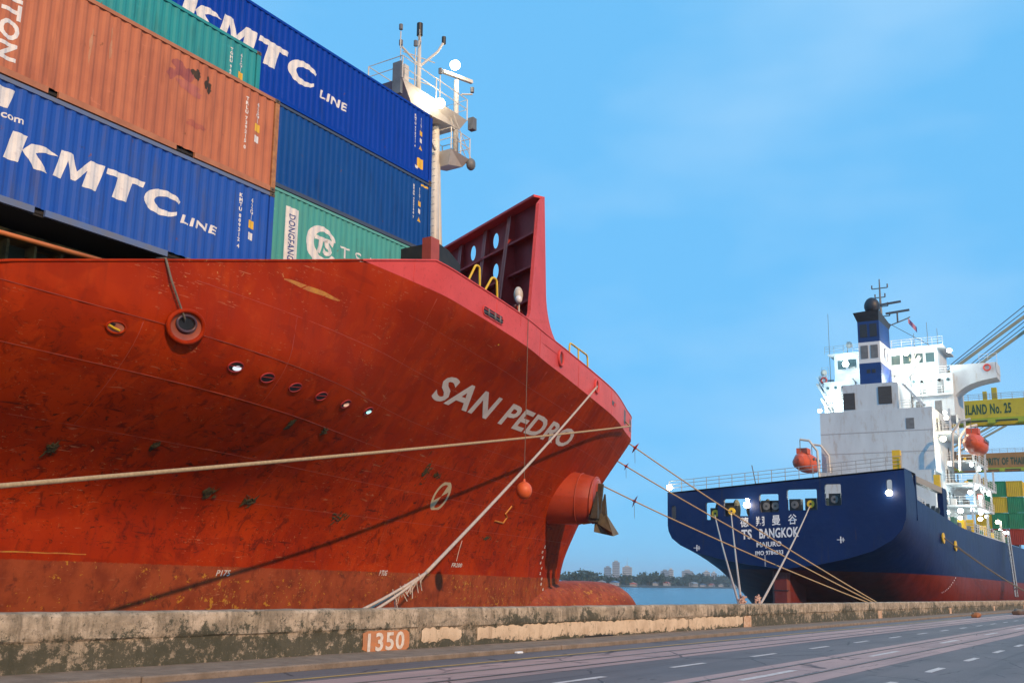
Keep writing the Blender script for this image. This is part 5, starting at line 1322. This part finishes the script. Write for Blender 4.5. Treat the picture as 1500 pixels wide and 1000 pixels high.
# deck lamps: housings with bright lenses, each a real light
LW = emit('deck_lamp_white', (.88, 1., .96), 25.); LY = emit('deck_lamp_warm', (1., .80, .45), 45.)
def lamp(c, watts, warm, r=.22, aim=(-.6, -.3, 0)):
    o = MB().ell(c, r*1.5, r*1.5, r*1.3, 12, 8).build('deck_lamp', LY if warm else LW, ship2, smooth=True)
    MB().box(c[0]+.1, c[0]+.4, c[1]-.2, c[1]+.2, c[2]-.15, c[2]+.25).build('housing', GREYST, o)
    if watts:
        li = bpy.data.lights.new('deck_lamp', 'POINT'); li.energy = watts*.24; li.color = (1.,.78,.5) if warm else (.86, 1., .97); li.shadow_soft_size = .3
        lo = bpy.data.objects.new('deck_lamp_beam', li); COL.objects.link(lo); lo.parent = ship2; lo.location = (c[0]+aim[0], c[1]+aim[1], c[2]+aim[2])
lamp((XS-.2, 34.87, 9.3), 300, True, .22); lamp((XS-.1, 43.1, 11.2), 150, True, .2); lamp((XS-.15, 21.44, 10.2), 250, True, .2)
lamp((XS+6, 36.9, 10.4), 500, True, .2); lamp((XS+6, 33.1, 10.3), 500, True, .16); lamp((XS+7, 29.5, 10.5), 500, False, .16); lamp((XS+6, 25.5, 10.8), 400, False, .15)
lamp((144.0, 36.8, 32.6), 3000, False, .3, (-1.2,0,0)); lamp((144.0, 38.4, 27.6), 2200, False, .3, (-1.,0,0)); lamp((144.3, 40.8, 26.2), 1500, False, .2, (-.8,0,0)); lamp((142.5, 29.6, 29.4), 2600, False, .3, (-.4,-.6,.4)); lamp((144.2, 26.2, 29.6), 3000, False, .3, (-1.,0,0))
lamp((145.2, 23.2, 33.5), 1800, False, .22, (-1.,0,0)); lamp((144.0, 28.6, 33.4), 2200, True, .25, (-1.5,0,0)); lamp((138.5, 23.6, 20.6), 1500, True, .25, (-.6,-.6,0)); lamp((140.5, 23.4, 23.6), 1200, True, .2, (-.6,-.6,0))
lamp((140, 23.2, 17.6), 1500, False, .22, (-.5,-.6,0)); lamp((146, 22.0, 14.4), 1300, False, .2, (-.5,-.8,0)); lamp((140, 22.4, 11.6), 1300, False, .22, (-.6,-.8,0)); lamp((150, 21.6, 11.2), 900, False, .2, (-.5,-.8,0)); lamp((128, 22.5, 10.6), 900, False, .22, (0,-.6,.4)); lamp((118, 22.5, 10.4), 600, False, .2, (0,-.4,.4)); lamp((160, 20.8, 11.4), 700, True, .2, (-.5,-.8,0))
for i in range(26):
    z = random.choice([8.7, 12.45, 15.45, 18.55]); x = random.uniform(141, 156); nn = random.uniform(20.8, 23.4); h_ = random.uniform(.5, 1.9)
    if random.random() < .5: MB().cyl((x, nn, z), (x, nn, z+h_), random.uniform(.1,.3), None, 10).build('deck_vent', random.choice([RWW, GREYST, BLACK, YPAINT]), ship2, smooth=40)
    else: MB().cbox(x, x+random.uniform(.4,1.3), nn, nn+.7, z, z+h_, .05).build('deck_locker', random.choice([RWW, GREYST, mat('gear_green', (.05,.16,.10)), mat('gear_red', (.4,.05,.03))]), ship2)
for x, n, z in ((141.5, 21.2, 11.8), (148, 21.2, 11.8), (153, 21.2, 11.7), (144, 21., 14.8), (150, 21., 14.9), (155, 21., 14.9), (146, 21.6, 18.0), (152, 21.6, 18.0), (138.6, 23.2, 24.0), (145.8, 30.5, 33.9), (145.8, 34.5, 33.9), (145.8, 37.8, 33.9), (162, 20.8, 10.4), (166, 20.8, 10.2), (170, 20.8, 10.4), (132, 21.2, 10.2), (124, 21.2, 10.3)): lamp((x, n, z), 0, False, .16)
# containers on the blue ship's foredeck
CG = cmat('stack_green', (.03,.24,.12), (.04,.20,.10), (.02,.10,.06)); CY = cmat('stack_yellow', (.55,.42,.04), (.5,.36,.04), (.3,.2,.04)); CR = cmat('stack_red', (.34,.05,.03), (.28,.04,.03), (.15,.03,.02))
def small_container(x, n, z, m, label):
    e_ = empty('shipping_container', label, 'container', 'containers on the foredeck of the blue ship', loc=(x, n, z))
    ys = [.08]+breaks(.08, 2.36)+[2.36]; xs = [.1]+breaks(.1, 12.0)+[12.0]
    MB().grid([[(.04+cprof(y), y, zz) for y in ys] for zz in (.1, 2.5)]).build('end_panel', m, e_)
    MB().grid([[(x_, .04+cprof(x_), zz) for x_ in xs] for zz in (.1, 2.5)]).build('side_panel', m, e_)
    q = MB()
    for a in (0, 12.05):
        for b in (0, 2.3): MB().box(a, a+.14, b, b+.14, 0, 2.59).build('corner_post', m, e_)
    MB().box(.1, 12.1, .05, 2.4, 2.5, 2.57).build('roof_panel', m, e_)
    for zz in (0.0, 2.47): MB().box(0, .1, .14, 2.3, zz, zz+.12).build('end_rail', m, e_)
tiers = [('green', CG), ('yellow', CY), ('green', CG)]
rown = ['nearest', 'second', 'third']
for r_ in range(3):
    for t_ in range(4):
        nm, m_ = (('red', CR) if t_ == 0 else ((('yellow', CY), ('green', CG), ('green', CG))[(r_+t_) % 3]))
        small_container(188, 20.3+r_*2.52, 9.4+t_*2.62, m_, '%s container in the %s row from the quay, %s tier on the blue ship foredeck' % (nm, rown[r_], ('bottom', 'second', 'third', 'top')[t_]))
# stern ropes of the blue ship
def knot(c, label):
    q = MB()
    for i in range(22):
        a = random.uniform(0, 6.28); q.tube([Vector(c)+Vector((random.gauss(0,.09), random.gauss(0,.09), random.uniform(-.25,.3))), Vector(c)+Vector((.13*math.cos(a), .13*math.sin(a), random.uniform(-.3,.1)))], .04, 5)
    tag(q.build('rope_wrap', mat('rope_pink', (.62,.42,.34), (.5,.3,.24), 9, .9)), label, 'rope', 'mooring ropes')
rope(sagged((XS+.1, 38.3, 8.35), (41.7, 15.4, .70), .2), .055, ROPEW, 'leftmost pale stern rope of the blue ship'); rope(sagged((XS+.1, 36.6, 8.5), (41.9, 15.4, .74), .2), .055, ROPEW, 'second pale stern rope of the blue ship from the left')
rope(sagged((XS+.1, 28.8, 9.1), (44.0, 15.4, .72), .2), .055, ROPEW, 'rightmost pale stern rope of the blue ship crossing its name')
knot((42.2, 15.5, .95), 'pinkish chafing wrap where two stern ropes meet the wall'); knot((44.5, 15.65, .95), 'pinkish chafing wrap where the single stern rope meets the wall')
rope(sagged((112.5, 19.7, 6.9), (152, 16.0, 1.2), .3), .05, ROPED, 'thin dark rope running forward along the blue hull from a yellow roller')
rope(sagged((119.2, 19.7, 6.4), (154, 16.0, 1.2), .3), .05, ROPED, 'thin dark rope along the blue hull from the second yellow roller')
# ------------------------------------------------------------------ quay cranes beyond the blue ship
CRY = mat('crane_yellow', (.52,.43,.015), (.44,.36,.015), .3, .5, fine=(.32,.24,.03), fscale=1.2); CRO = mat('crane_buff', (.36,.19,.05), (.29,.15,.04), .3, .5)
def crane(x, z0, n_out, n_in, m, txt, tn0, tn1, label, depth=3.4):
    e_ = empty('gantry_crane', label, 'crane', 'quay cranes beyond the blue ship', loc=(x, 0, 0))
    MB().cbox(0, 1.6, n_in, n_out, z0, z0+depth, .08).build('boom_girder', m, e_)
    MB().cbox(9, 10.6, n_in, n_out, z0, z0+depth, .08).build('boom_girder', m, e_)
    g_ = mat('crane_lime', (.34,.42,.02), (.28,.36,.02), .4, .5)
    MB().box(-.4, 2.0, n_in, n_out, z0-.35, z0-.02).build('trolley_rail', g_, e_)
    for k, n in enumerate(np.arange(n_in+2, n_out-1, 5.)):
        MB().box(-.5, -.4, n, n+1.3, z0-.95, z0-.3).build('rail_bracket', g_, e_); MB().box(1.6, 9, n, n+.5, z0+1, z0+1.5).build('cross_tie', m, e_)
    o = railing([(.1, n_in, z0+depth), (.1, n_out, z0+depth)], 1.1, 1.8, e_, RW, .04)
    vs, fs = text2d(txt, 1, .03, 1.12); w = max(v[0] for v in vs)
    placed(vs, fs, lambda a, b: (-.04, tn0-(tn0-tn1)*a/w, z0+.75+b*1.9)).build('lettering', mat('crane_text_green', (.02,.07,.03)), e_)
    # legs, portal beams, mast and stays
    for lx in (-4.0, 14.0):
        for n in (1., -17.):
            MB().cbox(lx, lx+1.5, n-.8, n+.8, .3, z0+depth, .06).build('leg', m, e_)
        MB().cbox(lx+.1, lx+1.4, -17, 1, 12, 13.6, .06).build('portal_beam', m, e_)
    for n in (1., -17.): MB().cbox(-4, 15.5, n-.7, n+.7, z0+depth, z0+depth+1.6, .06).build('sill_beam', m, e_)
    for lx in (1., 10.): MB().bar((lx, 1., z0+depth), (lx, 2., z0+30), 1.2, 1.2).build('mast_leg', m, e_)
    MB().box(0, 11, 1.2, 3.2, z0+29, z0+31).build('mast_head', m, e_)
    for lx in (1., 10.):
        MB().bar((lx, 2., z0+30), (lx, n_out-3, z0+depth), .4, .5).build('forestay', mat('stay_olive', (.34,.33,.22), (.28,.28,.2), .5, .6), e_)
        MB().bar((lx, 2., z0+31.5), (lx, n_out-6, z0+depth+2.4), .14, .14).build('stay_rope', mat('stay_blue', (.10,.16,.24)), e_); MB().bar((lx, 2., z0+33), (lx, n_out-9, z0+depth+5), .14, .14).build('stay_rope', mat('stay_blue', (.10,.16,.24)), e_)
    MB().cbox(.2, .9, 24.5, 25.4, z0+depth, z0+depth+2.2, .05).build('sheave_post', m, e_); MB().cbox(.2, .9, 26.2, 26.9, z0+depth, z0+depth+1.6, .05).build('sheave_post', m, e_)
crane(200, 32.4, 44, -22, CRY, 'THAILAND No. 25', 32.4, 22.3, 'yellow quay crane boom with green lettering passing behind the bridge')
crane(290, 33.2, 54, -22, CRO, 'PORT AUTHORITY OF THAILAND', 46.8, 27.3, 'buff quay crane boom further away, below the yellow one', 3.9)

# ------------------------------------------------------------------ far bank: trees, houses and towers
P0 = Vector((815, 411, 0)); PD = Vector((1039, 217, 0)).normalized(); PN = Vector((-PD.y, PD.x, 0))
def bank(t, d=0., z=ZW): 
    p = P0+PD*t+PN*d; return Vector((p.x, p.y, z))
BANKM = mat('bank_earth', (.05,.055,.04), (.03,.035,.03), .05, .9)
rows = []
for d, z in ((0, ZW-.3), (4, ZW+1.0), (30, ZW+1.6), (1900, ZW+4)): rows.append([bank(t, d, z+random.uniform(0,.3))[:] for t in np.arange(-500, 2700, 40.)])
struct(MB().grid(rows).build('river_bank', BANKM))
LEAF = mat('far_foliage', (.030,.062,.036), (.018,.040,.026), .12, .9, fine=(.05,.09,.04), fscale=.6)
def tree(t, d, h, w, label, palm=False):
    e_ = empty('tree', label, 'tree', 'trees on the far river bank', loc=bank(t, d, ZW+1))
    MB().tube([(0,0,0), (random.uniform(-.3,.3),0,h*.45), (0,0,h*.7)], [.35,.25,.15], 6).build('trunk', mat('bark', (.08,.06,.045)), e_)
    q = MB()
    if palm:
        for k in range(16):
            a = random.uniform(0, 6.28); L_ = w*random.uniform(.7,1.1); el_ = random.uniform(-.2,.9); c = Vector((0,0,h*.9))
            pts = [c+Vector((math.cos(a)*L_*u, math.sin(a)*L_*u, L_*(math.sin(el_)*u-u*u*.9))) for u in (0,.35,.7,1.)]
            for p_, p2 in zip(pts[:-1], pts[1:]):
                sd_ = Vector((-math.sin(a), math.cos(a), 0))*.45; q.add([(p_-sd_)[:], (p_+sd_)[:], (p2+sd_*.6)[:], (p2-sd_*.6)[:]], [(0,1,2,3)])
    else:
        for k in range(9):
            c = Vector((random.gauss(0,.42)*w, random.gauss(0,.42)*w, h*random.uniform(.45,.92))); rr = w*random.uniform(.25,.5)
            for i in range(34):
                v = Vector((random.gauss(0,1), random.gauss(0,1), random.gauss(0,1))).normalized()*rr*random.uniform(.6,1.1); p_ = c+v; s_ = random.uniform(.35,.8)
                u1 = Vector((random.gauss(0,1), random.gauss(0,1), random.gauss(0,1))).normalized(); u2 = u1.cross(v).normalized()
                q.add([(p_-u1*s_)[:], (p_+u2*s_)[:], (p_+u1*s_)[:], (p_-u2*s_)[:]], [(0,1,2,3)])
    q.build('crown', LEAF, e_)
spots = [(-330+i*26+random.uniform(-7,7)) for i in range(20)]+[190+i*42+random.uniform(-10,10) for i in range(26)]
for i, t in enumerate(spots):
    sc_ = 1+max(0, t)/1100
    pl_ = i % 6 == 4
    hh = random.uniform(6.5, 12.5)*sc_*(1.15 if pl_ else 1)
    tree(t, random.uniform(3, 40), hh, random.uniform(4.2, 6.5)*sc_, 'one of the dark green trees along the far river bank' if not pl_ else 'one of the tall palms along the far river bank', pl_)
for o in bpy.data.objects:
    if o.get('category') == 'tree': o['group'] = 'palms on the far river bank' if 'palms' in o['label'] else 'trees on the far river bank'
# unbroken wood behind the single trees
q = MB()
for i in range(15000):
    t = random.uniform(-480, 1500); sc_ = 1+max(0, t)/1100
    hmax = (7.0+2.8*math.sin(t*.021)+2.*math.sin(t*.07+1)+1.4*math.sin(t*.19))*sc_
    p_ = bank(t, random.uniform(42, 70), ZW+1+random.random()**.7*hmax); s_ = random.uniform(.7,1.5)*sc_
    u1 = Vector((random.gauss(0,1), random.gauss(0,1), random.gauss(0,.7))).normalized(); u2 = u1.cross(Vector((random.gauss(0,1), random.gauss(0,1), random.gauss(0,1)))).normalized()
    q.add([(p_-u1*s_)[:], (p_+u2*s_)[:], (p_+u1*s_)[:], (p_-u2*s_)[:]], [(0,1,2,3)])
o = q.build('far_wood', LEAF); tag(o, 'mass of dark woodland along the far bank', 'woodland', kind='stuff')
BG = [mat('tower_grey', (.30,.32,.35), (.26,.28,.31), .05, .7), mat('tower_pale', (.42,.42,.42), (.36,.36,.37), .05, .7), mat('tower_blue', (.20,.26,.33), (.17,.22,.29), .05, .5)]
WG = mat('tower_window', (.07,.09,.12), rough=.2)
def tower(x, y, w, dp, h, m, label, crown=0):
    e_ = empty('tower_block', label, 'building', 'far towers on the skyline', loc=(x, y, ZW)); e_.rotation_euler = (0, 0, -1.1)
    b = MB().box(-w/2, w/2, -dp/2, dp/2, 0, h).build('wall', m, e_)
    nf = max(3, int(h/4))
    for k in range(nf): MB().box(-w/2+1.2, w/2-1.2, -dp/2-.2, -dp/2-.02, 3+k*h/nf*.97, 3+k*h/nf*.97+h/nf*.45).build('window_band', WG, e_)
    MB().box(-w/4, w/4, -dp/4, dp/4, h, h+3.5).build('roof_house', m, e_)
    if crown: MB().cyl((0,0,h+3), (0,0,h+3+crown), .6, .2, 6).build('spire', m, e_)
def far(x_px_t, d): return x_px_t
tw = [(2131, 1101, 17, 20, 36, 2, 'left slab of the tallest pair of towers on the skyline', 0), (2141, 1085, 17, 20, 49, 0, 'tallest tower of the skyline, right of the pair', 0), (2152, 1062, 22, 20, 38, 1, 'pale tower with a thin spire on its roof', 18),
      (2188, 984, 19, 20, 32, 2, 'broad grey tower right of the tree clump', 0), (2195, 973, 11, 20, 35, 1, 'lower pale tower next to the broad grey one', 0), (2209, 939, 24, 20, 33, 0, 'dark grey tower standing alone left of the blue stern', 0), (2213, 930, 9, 18, 30, 2, 'narrow bluish tower beside the dark grey one', 0),
      (2220, 911, 20, 20, 24, 1, 'first of the hazy pale towers left of the blue stern', 0), (2225, 899, 15, 20, 32, 1, 'tall hazy tower with stepped roof left of the blue stern', 6), (2231, 884, 11, 20, 30, 1, 'slim hazy tower close to the blue stern', 5), (2242, 858, 30, 20, 16, 1, 'low broad hazy block under the blue stern', 0), (2120, 1125, 30, 20, 10, 1, 'low white block above the bulbous bow', 0)]
for x, y, w, dp, h, mi, lb, cr_ in tw: tower(x, y, w, dp, h, BG[mi], lb, cr_)
RF = [mat('roof_red', (.42,.10,.06)), mat('roof_grey', (.24,.26,.28)), mat('roof_blue', (.08,.16,.3))]
for i, t in enumerate([-255, -180, -120, -70, -25, 20, 75, 150, 260, 330, 420, 520, 610, 700, 820, 930, 1040]):
    sc_ = 1+max(0, t)/1100; w = random.uniform(6, 15)*sc_; h = random.uniform(1.8, 3.2)*sc_
    e_ = empty('riverside_house', ('red', 'grey', 'blue')[i % 3]+'-roofed riverside house on the far bank, %s house from the left' % ['first','second','third','fourth','fifth','sixth','seventh','eighth','ninth','tenth','eleventh','twelfth','thirteenth','fourteenth','fifteenth','sixteenth','last'][i], 'house', 'houses on the far bank', loc=bank(t, random.uniform(5, 30), ZW+.8)); e_.rotation_euler = (0,0,math.atan2(PD.y, PD.x)+random.uniform(-.15,.15))
    MB().box(-w/2, w/2, -3, 3, 0, h).build('wall', BG[1] if i % 2 else mat('house_wall', (.34,.33,.31)), e_)
    MB().prism([(-3.8, h), (3.8, h), (0, h+1.4*sc_)], 0, -w/2-.5, w/2+.5).build('roof', RF[i % 3], e_)
    for k in range(int(w/3)): MB().box(-w/2+1+k*3, -w/2+2.2+k*3, -3.1, -3.0, h*.3, h*.75).build('window', WG, e_)

# ------------------------------------------------------------------ evening haze over the river
hz = MB().box(-2600, 5100, -2600, 4700, -8.2, 76).build('haze', bpy.data.materials.new('haze_air'))
hz['kind'] = 'stuff'; hz['label'] = 'thin pale blue evening haze over river and quay'
hm = hz.data.materials[0]; hm.use_nodes = True; ht = hm.node_tree; ht.nodes.clear()
ho = N(ht, 'ShaderNodeOutputMaterial'); hv = N(ht, 'ShaderNodeVolumePrincipled'); hv.inputs['Color'].default_value = (.72, .86, 1., 1); hv.inputs['Density'].default_value = .00017
ht.links.new(hv.outputs[0], ho.inputs['Volume'])
